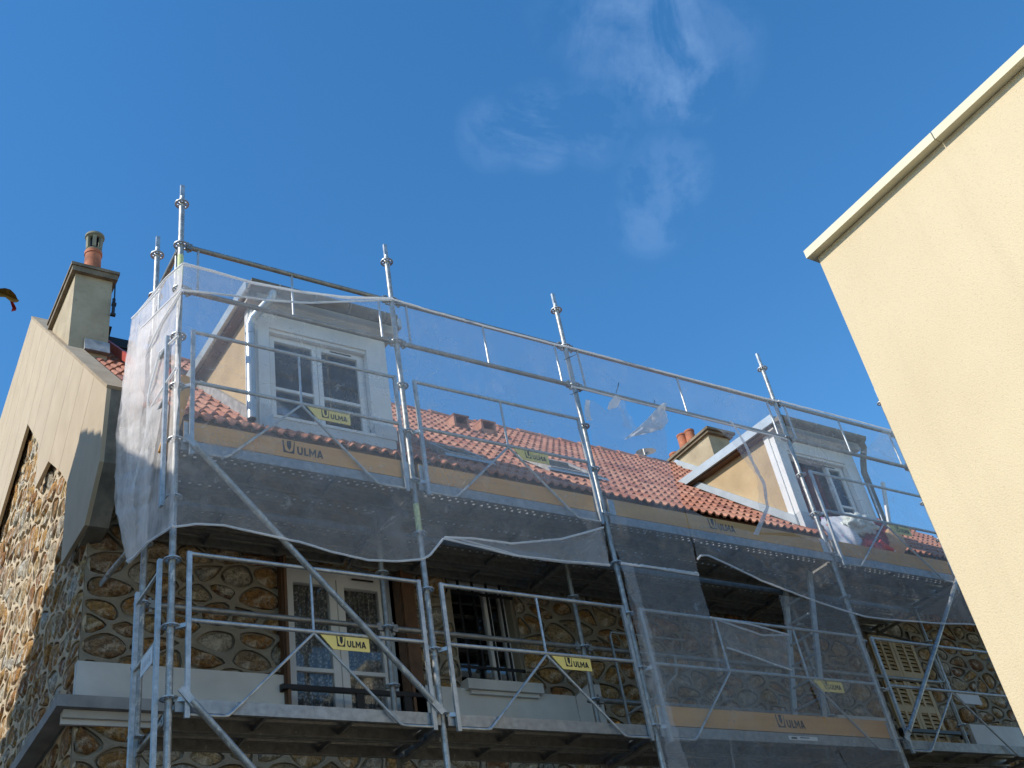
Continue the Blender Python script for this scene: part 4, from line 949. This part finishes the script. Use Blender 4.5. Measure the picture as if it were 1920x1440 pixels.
# toe boards
def toe(i, zd, label, word, xo=None):
    a, b = PX[i] + .05, PX[i + 1] - .05; t = thing('toe_board', label, 'toe board', ((a + b) / 2, .01, zd + .0), 'tan toe boards')
    m = MB(); m.box(a, b, -.030, -.010, zd + .004, zd + .172); m.part('board', 'toe', t)
    for x0, x1 in ((a - .0, a + .07), (b - .07, b + .0)):
        m = MB(); m.box(x0, x1, -.0345, -.0305, zd + .0, zd + .16); m.part('end_bracket', 'galv', t)
    if word: brand(t, xo, zd + .045, .075, -.030, 'toe')
toe(0, D1, 'tan toe board with printed word along the upper deck, first bay from the stone gable', True, .84)
toe(1, D1, 'plain tan toe board along the upper deck, second bay from the stone gable', False)
toe(2, D1, 'tan toe board half covered by torn netting on the upper deck, third bay', True, 5.30)
toe(3, D1, 'tan toe board below the airing bedding on the upper deck, fourth bay from the gable', False)
toe(2, D2, 'tan toe board with printed word along the lower deck behind netting', True, 5.42)
st = MB(); st.box(5.50, 5.86, -.0385, -.0355, D2 - .065, D2 - .03); so_ = st.top('sticker', 'sticker', 'small white sticker on the lower deck edge below the tan toe board', 'sticker')
k = MB(); k.box(5.53, 5.60, -.0395, -.039, D2 - .056, D2 - .04); k.box(5.64, 5.76, -.0395, -.039, D2 - .047, D2 - .038); k.part('sticker_print', 'ink', so_)
# yellow paint marks on two posts
for (x, z0, z1, nm) in ((0, -.86, -.62, 'first'), (2.0, -2.98, -2.72, 'second')):
    m = MB(); m.lathe([(.0254, 0), (.0254, z1 - z0)], (x, 0, z0), 14, False); m.top('paint_mark', 'chalk', 'band of pale yellow paint on the %s outer post' % nm, 'paint mark', smooth=True)

# ladder and small rail behind the lower netting
def ladder():
    t = thing('access_ladder', 'grey access ladder standing on the lower deck behind the netting', 'ladder', (6.45, .5, D2))
    def st(q0, q1, Y):                                          # picture line met with the plane of one stile, from lower deck to upper deck
        p, q = onY(*q0, Y), onY(*q1, Y); f = lambda z: p + (q - p) * (z - p[2]) / (q[2] - p[2]); return f(D2), f(D1 - .12)
    A0, A1 = st((1490, 1345), (1479, 1190), .56); B0, B1 = st((1545, 1345), (1518, 1080), .20)
    for p, q in ((A0, A1), (B0, B1)):
        m = MB(); m.bar(p, q, .028, .06, (1, 0, 0)); m.part('stile', 'galv', t)
    for i in range(1, 8):
        k = i / 8; m = MB(); m.tube([A0 * (1 - k) + A1 * k, B0 * (1 - k) + B1 * k], .014, 8); m.part('rung', 'galv', t, True)
ladder()
t = thing('hatch_rail', 'thin steel hatch rail on the lower deck beside the third inner post', 'guardrail', (4.5, .66, D2))
m = MB(); m.tube([(4.28, .62, D2), (4.28, .62, D2 + 1.1), (4.30, .62, D2 + 1.14), (5.2, .62, D2 + 1.14)], .013, 8); m.part('rail', 'galv_dark', t, True)
m = MB(); m.tube([(4.28, .62, D2 + .35), (4.5, .45, D2 + .45), (4.68, .30, D2 + .62), (4.70, .28, D2 + .80)], .013, 8); m.part('curved_arm', 'galv_dark', t, True)
# orange box on the lower deck
t = thing('orange_box', 'small orange plastic box with dark print on the lower deck by the third post', 'box', (3.72, .35, D2))
m = MB(); m.add([(3.56, .25, D2), (3.86, .25, D2), (3.86, .45, D2), (3.56, .45, D2), (3.56, .25, D2 + .03), (3.86, .25, D2 + .13), (3.86, .45, D2 + .13), (3.56, .45, D2 + .03)], [(3, 2, 1, 0), (4, 5, 6, 7), (0, 1, 5, 4), (1, 2, 6, 5), (2, 3, 7, 6), (3, 0, 4, 7)]); m.part('body', 'orange', t)
m = MB(); m.box(3.72, .0 + 3.75, .248, .2495, D2 + .02, D2 + .07); m.box(3.77, 3.80, .248, .2495, D2 + .02, D2 + .07); m.part('print', 'ink', t)
# timber plank leaning behind the end netting
m = MB(); m.bar((.16, .24, D1 + .80), (-.02, .20, D1 + .0), .10, .028, (0, 1, 0)); m.top('timber_plank', 'plank', 'pale timber plank leaning on the upper deck behind the end netting', 'plank')
# red roof ladder lying on the tiles by the gable chimney
t = thing('roof_ladder', 'red and black roof ladder lying on the tiles beside the gable chimney', 'ladder', (.34, 2.4, zr(2.4)))
q = lambda x, y, h: (x, y - h * .69, zr(y) + h * .72)
for x in (.26, .56):
    m = MB(); m.bar(q(x, 2.1, .10), q(x, 3.75, .10), .035, .09); m.part('side_rail', 'red', t)
for i in range(6):
    m = MB(); y = 2.2 + i * .28; m.tube([q(.26, y, .10), q(.56, y, .10)], .013, 8); m.part('rung', 'black', t, True)
m = MB(); m.bar(q(.24, 3.72, .12), q(.60, 3.72, .12), .05, .12); m.bar(q(.27, 3.7, .05), q(.27, 3.7, .30), .03, .05); m.part('hook', 'black', t)
# satellite dish beyond the ridge
t = thing('satellite_dish', 'grey satellite dish standing on the tile ridge', 'satellite dish', (9.05, RIDGE_Y + .06, zr(RIDGE_Y) + .03))
m = MB(); c0 = Vector((9.05, RIDGE_Y + .02, zr(RIDGE_Y) + .20)); vd = (c0 - Vector(CAM)).normalized(); up_ = (Vector((.15, 0, 1)) - vd * vd.z).normalized(); ax = (up_ * .9 - vd * .42).normalized(); u = ax.orthogonal().normalized(); v = ax.cross(u); vs = [c0 - ax * .05]; fs = []; n = 20
for k in (1, 2):
    for j in range(n):
        a = 2 * math.pi * j / n; vs.append(c0 + (u * math.cos(a) + v * math.sin(a)) * (.085 * k) - ax * (.05 - .045 * (k / 2) ** 2))
for j in range(n): fs += [(0, 1 + j, 1 + (j + 1) % n), (1 + j, 1 + n + j, 1 + n + (j + 1) % n, 1 + (j + 1) % n)]
m.add(vs, fs); m.part('dish', 'zinc_dark', t, True)
m = MB(); m.tube([(9.05, RIDGE_Y + .06, zr(RIDGE_Y) + .0), (9.05, RIDGE_Y + .06, zr(RIDGE_Y) + .27)], .018, 8); m.part('mast', 'galv_dark', t)

# ------------------------------------------------------------------ netting sheets
def resample(pl, n):
    P = np.array(pl, float); s = np.concatenate([[0], np.cumsum(np.hypot(*np.diff(P[:, :2], axis=0).T))]); s /= s[-1]; t = np.linspace(0, 1, n)
    return np.stack([np.interp(t, s, P[:, k]) for k in range(P.shape[1])], 1)
def sheet(name, rows, label, mat='net', nu=60, nv=40, Y=-.08, amp=.03, seed=1, group='debris netting sheets', hems=(1, 1), folds=3.0, rag=0.0):
    """rows: polylines from the top edge to the bottom edge, picture directions met with the plane of the scaffold face (or a given y)"""
    R = [resample([(p[0], p[1], p[2] if len(p) > 2 else Y) for p in r], nu) for r in rows]
    tt = np.linspace(0, len(R) - 1, nv); G = np.zeros((nv, nu, 3))
    for a, t in enumerate(tt):
        i = min(int(t), len(R) - 2); f = t - i; G[a] = R[i] * (1 - f) + R[i + 1] * f
    Q = np.zeros((nv, nu, 3))
    for a in range(nv):
        for b in range(nu):
            x, y, yy = G[a, b]; Q[a, b] = onY(x, y, yy)
    W = Q.copy()
    for a in range(nv):
        for b in range(nu):
            p = Q[a, b]; v = Vector((p[0] * 1.6 + seed * 3.1, p[2] * 1.1, seed * 1.7))
            edge = min(1.0, 4 * min(a / (nv - 1), 1 - a / (nv - 1)) + .25)
            d = mnoise.noise(v) * 1.0 + .55 * mnoise.noise(v * 2.7) + .35 * abs(mnoise.noise(Vector((p[0] * folds * 2.2 + p[2] * 1.3, p[2] * .7, seed))))
            r = abs(mnoise.noise(Vector((p[0] * 3.1 + p[2] * 4.2 + seed, p[2] * 1.2 - p[0] * .8, 3.3 * seed)))) 
            d += .5 * (1 - min(1, r * 3.5)) ** 2
            r2 = abs(mnoise.noise(Vector((p[0] * 7.5 - p[2] * 5.0 + seed, p[2] * 4.0 + p[0] * 2.0, 1.3 * seed)))); d += .22 * (1 - min(1, r2 * 4)) ** 2
            W[a, b, 1] = p[1] + amp * d * edge - .35 * amp
            W[a, b, 0] += amp * .35 * mnoise.noise(v + Vector((9, 4, 2))) * edge
            if rag and a in (0, nv - 1): W[a, b, 2] += rag * mnoise.noise(Vector((b * .35, seed, a)))
    m = MB(); m.add([tuple(p) for p in W.reshape(-1, 3)], [(a * nu + b, a * nu + b + 1, (a + 1) * nu + b + 1, (a + 1) * nu + b) for a in range(nv - 1) for b in range(nu - 1)])
    o = m.top(name, mat, label, 'netting', group, smooth=False)
    for p in o.data.polygons: p.use_smooth = True
    for flag, row, nm in ((hems[0], 0, 'top_hem'), (hems[1], nv - 1, 'bottom_hem')):
        if flag:
            h = MB(); pts = [tuple(p) for p in W[row]]; h.tube(pts, .0095, 6); h.part(nm, 'hem', o, True)
    return o
yb = -.10
sheet('debris_net', [[(342, 497), (400, 511), (470, 532), (560, 549), (640, 559), (735, 562)], [(334, 720), (540, 765), (756, 725)], [(328, 830), (540, 880), (778, 905)],
      [(322, 990), (365, 984), (420, 987), (480, 1001), (560, 1017), (620, 1036), (690, 1052), (745, 1054), (792, 1050)]],
      'translucent debris netting across the first bay in front of the grey curtained dormer', nu=90, nv=70, Y=-.11, amp=.035, seed=1)
sheet('debris_net', [[(344, 494), (400, 509), (470, 530), (560, 547), (640, 557), (735, 560)], [(341, 545), (420, 553), (500, 564), (580, 569), (650, 566), (735, 563)]],
      'doubled netting strip folded over the top rail in the first bay', nu=70, nv=10, Y=-.14, amp=.02, seed=2)
sheet('debris_net', [[(736, 562), (830, 590), (940, 620), (1054, 650)], [(768, 810), (930, 850), (1100, 840)], [(790, 1050), (805, 1042), (830, 1011), (860, 1012), (905, 1024), (980, 1045), (1060, 1056), (1142, 1061)]],
      'translucent debris netting across the second bay with sagging lower hem', nu=80, nv=60, Y=-.11, amp=.03, seed=3)
sheet('debris_net', [[(833, 1008), (880, 1010), (960, 1020), (1050, 1012), (1130, 990)], [(833, 1011), (880, 1022), (960, 1042), (1060, 1054), (1142, 1060)]],
      'bunched loose fold of netting below the upper deck in the second bay', mat='net_low', nu=60, nv=12, Y=-.15, amp=.03, seed=4)
sheet('debris_net', [[(1056, 649), (1150, 674), (1250, 700), (1360, 728), (1457, 753)], [(1071, 725), (1180, 752), (1290, 778), (1380, 800), (1475, 824)]],
      'tight strip of netting between the top rails in the third bay', mat='net_low', nu=80, nv=20, Y=-.08, amp=.022, seed=5)
sheet('debris_net', [[(1098, 748), (1112, 752), (1138, 772), (1150, 744), (1153, 742), (1172, 780), (1188, 812), (1205, 800), (1226, 772), (1243, 758)],
                     [(1112, 850), (1180, 880), (1252, 860)], [(1132, 968), (1200, 968), (1279, 950)], [(1164, 1056), (1210, 1062), (1308, 1076)]],
      'torn hanging sheet of netting with ragged top in the third bay over the tiles', mat='net_low', nu=70, nv=60, Y=-.09, amp=.03, seed=6, hems=(0, 1), rag=.012)
sheet('net_rag', [[(1248, 757), (1240, 758), (1230, 766)], [(1252, 792), (1232, 788), (1212, 788)], [(1236, 812), (1214, 806), (1192, 806)], [(1205, 818), (1185, 822), (1167, 827)]], 'bright twisted rag of torn netting hanging from the rail in the third bay', mat='net_rag', nu=22, nv=26, Y=-.14, amp=.09, seed=8, hems=(0, 0), folds=9, rag=.01)
sheet('net_rag', [[(1155, 746), (1170, 750)], [(1168, 778), (1184, 782)], [(1180, 806), (1196, 806)]], 'slanting bright strip of torn netting beside the twisted rag', mat='net_low', nu=12, nv=20, Y=-.13, amp=.07, seed=31, hems=(0, 0), folds=9)
sheet('net_rag', [[(1158, 1058), (1184, 1060)], [(1190, 1160), (1208, 1162)], [(1216, 1260), (1236, 1262)], [(1238, 1340), (1258, 1342)], [(1254, 1470), (1296, 1470)]], 'gathered edge of lower netting bunched along the third post', mat='net_low', nu=14, nv=60, Y=-.14, amp=.07, seed=32, hems=(0, 0), folds=9)
sheet('net_rag', [[(1655, 806), (1672, 810)], [(1630, 838), (1676, 850)], [(1612, 850), (1672, 876)]], 'bright fan of creased netting gathered at the top corner of the fourth bay', mat='net_low', nu=20, nv=24, Y=-.13, amp=.09, seed=33, hems=(0, 0), folds=9)
sheet('net_rag', [[(1152, 742), (1158, 744), (1163, 752)], [(1140, 756), (1150, 760), (1157, 764)], [(1137, 768), (1141, 770), (1145, 768)]], 'small knotted scrap of torn netting hanging from the rail in the third bay', mat='net_rag', nu=10, nv=10, Y=-.13, amp=.03, seed=9, hems=(0, 0))
sheet('net_rag', [[(1098, 750), (1106, 752)], [(1097, 775), (1108, 780)], [(1100, 790), (1112, 788)]], 'crumpled corner of torn netting beside the third post', mat='net_rag', nu=10, nv=10, Y=-.13, amp=.03, seed=10, hems=(0, 0))
sheet('debris_net', [[(1302, 782), (1340, 792), (1400, 806), (1475, 824)], [(1370, 825), (1420, 850), (1492, 880)], [(1420, 900), (1460, 930), (1515, 940)], [(1425, 1000), (1480, 1000), (1560, 1030)]],
      'loose netting hanging over the cheek of the open dormer in the third bay', nu=50, nv=50, Y=-.10, amp=.04, seed=11, hems=(0, 0))
sheet('net_rag', [[(1366, 788), (1372, 791)], [(1398, 840), (1403, 839)], [(1430, 908), (1436, 906)], [(1437, 950), (1443, 951)], [(1412, 1002), (1422, 1004)]], 'long white crease of netting hanging across the ochre dormer cheek', mat='net_rag', nu=6, nv=40, Y=-.12, amp=.02, seed=12, hems=(0, 0))
sheet('debris_net', [[(1280, 950), (1350, 985), (1430, 1003), (1540, 1012), (1562, 1038)], [(1306, 1050), (1312, 1043), (1325, 1043), (1370, 1063), (1430, 1092), (1510, 1122), (1604, 1152)]],
      'netting below the upper deck in the third bay with curved tear', mat='net_low', nu=70, nv=36, Y=-.10, amp=.04, seed=13, hems=(0, 1))
sheet('debris_net', [[(1164, 1058), (1230, 1066), (1309, 1079)], [(1200, 1215), (1270, 1215), (1338, 1180)], [(1248, 1470), (1300, 1470), (1382, 1470)]],
      'lower netting hanging beside the third post down past the lower deck', mat='net_low', nu=40, nv=60, Y=-.10, amp=.03, seed=14, hems=(1, 0))
sheet('debris_net', [[(1331, 1158), (1350, 1161), (1400, 1170), (1476, 1190)], [(1382, 1470), (1480, 1470), (1602, 1470)]],
      'lower netting below the cut out hole in front of the tan toe board', mat='net_low', nu=50, nv=60, Y=-.10, amp=.035, seed=15, hems=(1, 0))
sheet('debris_net', [[(1336, 1160), (1380, 1176), (1430, 1192), (1477, 1192)], [(1362, 1215), (1420, 1235), (1482, 1258)]],
      'loose triangular flap of netting hanging inside the cut out hole', mat='net_low', nu=30, nv=24, Y=-.06, amp=.04, seed=16, hems=(1, 1))
sheet('debris_net', [[(1459, 1116), (1510, 1124), (1604, 1152)], [(1480, 1195), (1540, 1200), (1632, 1230)], [(1602, 1470), (1650, 1470), (1712, 1470)]],
      'lower netting hanging beside the fourth post over the ladder', mat='net_low', nu=40, nv=60, Y=-.10, amp=.03, seed=17, hems=(0, 0))
sheet('debris_net', [[(1458, 752), (1560, 778), (1668, 807), (1690, 812)], [(1530, 965), (1640, 990), (1760, 1010)], [(1604, 1152), (1616, 1156), (1660, 1162), (1760, 1170), (1850, 1172)]],
      'translucent debris netting across the fourth bay in front of the open dormer', nu=70, nv=60, Y=-.11, amp=.03, seed=18)
# end netting wrapped round the gable end
end_net = sheet('debris_net', [[(342, 497, -.12), (310, 525, .20), (282, 560, .48), (258, 588, .60), (245, 601, .64)], [(336, 632, -.12), (300, 655, .30), (262, 672, .55), (240, 640, .66)],
                     [(332, 720, -.12), (298, 735, .36), (258, 742, .58), (234, 725, .66)], [(330, 800, -.12), (290, 815, .36), (255, 820, .58), (221, 812, .66)], [(326, 930, -.12), (280, 940, .36), (248, 945, .58), (217, 930, .66)],
                     [(322, 990, -.12), (275, 1020, .25), (252, 1046, .55), (236, 1055, .64)]],
      'bunched white netting wrapped round the gable end of the scaffold', mat='net_end', nu=70, nv=90, amp=.07, seed=21, folds=7)
for k, rows in enumerate(([[(300, 545, .30), (247, 600, .60)], [(275, 660, .35), (237, 690, .62)], [(262, 800, .4), (221, 830, .63)], [(250, 930, .45), (218, 960, .63)], [(258, 1040, .5), (240, 1057, .62)]],
                          [[(338, 545, -.10), (262, 620, .50)], [(320, 640, .1), (246, 705, .55)], [(300, 760, .2), (235, 830, .60)], [(285, 900, .3), (232, 960, .62)], [(275, 1020, .30), (242, 1056, .62)]])):
    sheet('debris_net', rows, ('inner loose layer of white end netting close to the wall corner', 'second loose layer of white end netting between the corner posts')[k], mat='net_end', nu=46, nv=80, amp=.08, seed=23 + k, folds=8, hems=(1, 1))
for k, pts in enumerate(([(340, 545, -.13), (305, 600, .15), (285, 640, .3), (262, 700, .5)], [(334, 630, -.13), (300, 660, .2), (278, 740, .35), (275, 850, .4), (272, 960, .4)], [(330, 690, -.13), (285, 760, .3), (270, 830, .4), (246, 930, .5)], [(262, 610, .55), (256, 720, .58), (246, 820, .6), (244, 900, .6)])):
    m = MB(); m.tube([tuple(onY(*q)) for q in resample(pts, 16)], .010, 6); m.part('gathered_cord', 'hem', end_net, True)
# plastic ties
for k, (px, py, dx, dy) in enumerate(((1155, 737, 5, -20), (1226, 757, 1, -6), (1092, 732, -22, 8), (1080, 665, -22, 10))):
    a = onY(px, py, -.05); b = onY(px + dx, py + dy, -.12); m = MB(); m.tube([a, (a + b) / 2 + np.array((.01, 0, .01)), b], .004, 5)
    m.top('cable_tie', 'black', ['black plastic tie standing up from the middle rail above the torn netting', 'short black tie holding the twisted rag of netting', 'thin dark tie beside the third post below the middle rail', 'thin dark tie beside the third post below the top rail'][k], 'cable tie')

# ------------------------------------------------------------------ bedding airing at the second dormer
def cloth(name, mat, label, cat, rows, Y, amp, seed, nu=30, nv=24, thick=.006):
    R = [resample([(p[0], p[1], p[2] if len(p) > 2 else Y) for p in r], nu) for r in rows]; tt = np.linspace(0, len(R) - 1, nv); m = MB(); vs = []
    for t in tt:
        i = min(int(t), len(R) - 2); f = t - i
        for q in R[i] * (1 - f) + R[i + 1] * f:
            P = onY(*q); d = mnoise.noise(Vector((P[0] * 5 + seed, P[2] * 5, seed))) + .5 * mnoise.noise(Vector((P[0] * 12 + seed, P[2] * 3, seed))); vs.append((P[0], P[1] + amp * d, P[2] + amp * .3 * d))
    fs = [(a * nu + b, a * nu + b + 1, (a + 1) * nu + b + 1, (a + 1) * nu + b) for a in range(nv - 1) for b in range(nu - 1)]
    k = len(vs); back = [(v[0], v[1] + thick, v[2]) for v in vs]; m.add(vs + back, fs + [tuple(i + k for i in reversed(f)) for f in fs] + [(i, i + 1, i + 1 + k, i + k) for i in range(nu - 1)] + [((nv - 1) * nu + i, (nv - 1) * nu + i + k, (nv - 1) * nu + i + 1 + k, (nv - 1) * nu + i + 1) for i in range(nu - 1)])
    return m.top(name, mat, label, cat, smooth=True)
cloth('floral_sheet', 'sheet', 'white floral sheet hanging out of the open dormer window', 'sheet', [[(1538, 970, .55), (1590, 967, .55)], [(1545, 990, .36), (1602, 990, .34)], [(1550, 1012, .31), (1626, 1022, .30)], [(1556, 1040, .27), (1638, 1052, .26)]], .45, .05, 2)
def blob(name, mat, label, cat, c, r, seed, sq=1.0, rough=.25, fq=1.0):
    bm = bmesh.new(); bmesh.ops.create_icosphere(bm, subdivisions=4, radius=1)
    for v in bm.verts:
        p = v.co.copy(); d = 1 + rough * mnoise.noise(p * 1.6 * fq + Vector((seed, 0, 0))) + rough * .6 * mnoise.noise(p * 3.5 * fq + Vector((0, seed, 0))) - rough * .5 * abs(mnoise.noise(p * 2.6 * fq + Vector((0, 0, seed))))
        v.co = Vector((p.x * r[0] * d, p.y * r[1] * d, p.z * r[2] * d))
    me = bpy.data.meshes.new(name); bm.to_mesh(me); bm.free(); me.materials.append(MAT[mat])
    for p in me.polygons: p.use_smooth = True
    o = bpy.data.objects.new(name, me); col.objects.link(o); o.location = Vector(c); ORIG[o] = Vector(c); tag(o, label, cat); return o
c = onY(1612, 986, .36); blob('duvet', 'duvet', 'pale rumpled duvet piled on the sill of the open dormer', 'duvet', c, (.25, .12, .14), 3.1, rough=.42, fq=1.7)
cloth('maroon_cloth', 'maroon', 'dark maroon cloth hanging beside the pale duvet', 'cloth', [[(1640, 974, .40), (1658, 978, .40)], [(1620, 1010, .30), (1668, 1006, .30)], [(1612, 1032, .26), (1660, 1046, .26)]], .45, .04, 5)
cu_ = blob('printed_cushion', 'peach', 'peach round cushion with red edge beside the maroon cloth', 'cushion', onY(1678, 1016, .30), (.17, .07, .16), 7.7, rough=.12)
m = MB(); cc = onY(1664, 1026, .20); m.tube([cc + np.array((-.10, 0, .07)), cc + np.array((-.02, -.01, .0)), cc + np.array((.08, 0, -.03))], .022, 8); o = m.part('red_edge', 'redink', cu_, True)
m = MB(); m.bar(onY(1655, 905, .30), onY(1676, 1034, .30), .045, .03, (0, 1, 0)); m.top('white_batten', 'sticker', 'white painted batten standing on the upper deck beside the open dormer', 'batten')

# ------------------------------------------------------------------ neighbouring buildings
t = thing('rendered_building', 'cream rendered building with pale coping, its bare end wall beside the scaffold', 'building', (8.5, -7, -ZO))
WX = 4.5; corner = onX(1537, 494, WX); yc = -2.80; ztop = -1.50
m = MB(); m.box(WX, 13, -14, yc, -ZO, ztop); m.part('wall', 'cream', t)
for (a, b) in ((-14.1, -7.6), (-7.592, -4.165), (-4.157, yc + .05)):
    m = MB(); m.prismX([(a, ztop + .003), (b, ztop + .003), (b, ztop + .085), (a, ztop + .085)], WX - .085, 13.08); m.part('coping_stone', 'coping', t)
# neighbour on the left, outside the picture; its gabled roof shades the foot of the gable
t = thing('neighbour_house', 'rendered neighbour house with gabled tile roof facing the stone gable', 'house', (-7, 1.8, -ZO))
gx = -4.2; dx = abs(gx + .347); kz = SUN.z / abs(SUN.x); ky = SUN.y / abs(SUN.x)
sh = lambda y, z: (y + ky * dx, z + kz * dx)
ap = sh(1.61, -1.50); rt = sh(.752, -2.10); lf = sh(4.0, -3.14); sr = (ap[1] - rt[1]) / (ap[0] - rt[0]); sl_ = (lf[1] - ap[1]) / (lf[0] - ap[0])
yl, yr_ = ap[0] + 4.2, ap[0] - 3.9; zl, zr2 = ap[1] + sl_ * 4.2, ap[1] - sr * 3.9
m = MB(); m.prismX([(yr_ + .3, -ZO), (yl - .3, -ZO), (yl - .3, zl + .1), (ap[0], ap[1] - .12), (yr_ + .3, zr2 + .1)], -9.5, gx - .05); m.part('wall', 'neigh', t)
m = MB(); m.prismX([(yr_, zr2), (ap[0], ap[1]), (yl, zl), (yl, zl - .10), (ap[0], ap[1] - .11), (yr_, zr2 - .10)], -9.6, gx); rf_ = m.part('roof', 'tile', t)
tl = MB(); tl.box(-.0, .30, -.16, .16, -.01, .035); me = tl.mesh('verge_tile', (0, 0, 0), (MAT['tile'],))
ang = math.atan(sr); d = Vector((0, math.cos(ang), math.sin(ang)))
for i in range(13):
    s = .14 + i * .30; P = Vector((gx - .28, ap[0], ap[1])) - d * s; inst('verge_tile', me, rf_, P + Vector((0, 0, .012)), (ang - .13, 0, 0))

# ------------------------------------------------------------------ young tree at the left edge, one leaf in view
t = thing('young_tree', 'thin young tree with a curled brown autumn leaf with red tip', 'tree', (-3.6, -3.9, -ZO))
lp = Vector(CAM + ray(16, 556) / np.linalg.norm(ray(16, 556)) * 3.0)
e0 = Vector(CAM + ray(-160, 560) / np.linalg.norm(ray(-160, 560)) * 3.1)
m = MB(); m.tube([(-3.6, -3.9, -ZO), (-3.58, -3.9, -7), (-3.5, -3.95, -5.4), (-3.45, -3.95, -4.2)], [.05, .04, .025, .006], 8); m.part('trunk', 'bark', t, True)
m = MB(); m.tube([(-3.5, -3.95, -5.4), tuple(e0 + Vector((-.3, .1, .05))), tuple(e0), tuple(lp + (e0 - lp) * .12)], [.014, .008, .003, .0012], 6); m.part('branch', 'bark', t, True)
def leaf_at(pix, dist, mat, thick=.0008):
    top, bot = [], []
    vs = []
    for (px, py, dd) in pix:
        r_ = ray(px, py); vs.append(CAM + r_ / np.linalg.norm(r_) * (dist + dd))
    n = len(vs); c = np.mean(vs, 0) + np.array((0, .006, .004)); m = MB()
    off = np.array((0, thick, 0)); allv = vs + [c] + [v + off for v in vs] + [c + off]
    fs = [(i, (i + 1) % n, n) for i in range(n)] + [((i + 1) % n + n + 1, i + n + 1, 2 * n + 1) for i in range(n)] + [(i, i + n + 1, (i + 1) % n + n + 1, (i + 1) % n) for i in range(n)]
    m.add(allv, fs); return m
leaf_at([(-20, 538, .01), (-4, 541, 0), (10, 540, -.01), (20, 543, -.004), (29, 552, .0), (33, 561, .01), (36, 563, .012), (34, 566, .008), (28, 567, .0), (20, 565, -.008), (10, 557, -.012), (-8, 556, 0)], 3.0, 'leaf').part('leaf', 'leaf', t)
leaf_at([(19, 565, 0), (25, 566, -.006), (28, 572, -.004), (31, 578, 0), (30, 582, .004), (21, 584, .002), (23, 577, 0)], 2.995, 'leafred').part('leaf', 'leafred', t)

# ------------------------------------------------------------------ lift everything so that the ground is at height 0
for o in list(col.objects):
    if o.parent is None and o not in (cam_o, so): o.location.z += ZO
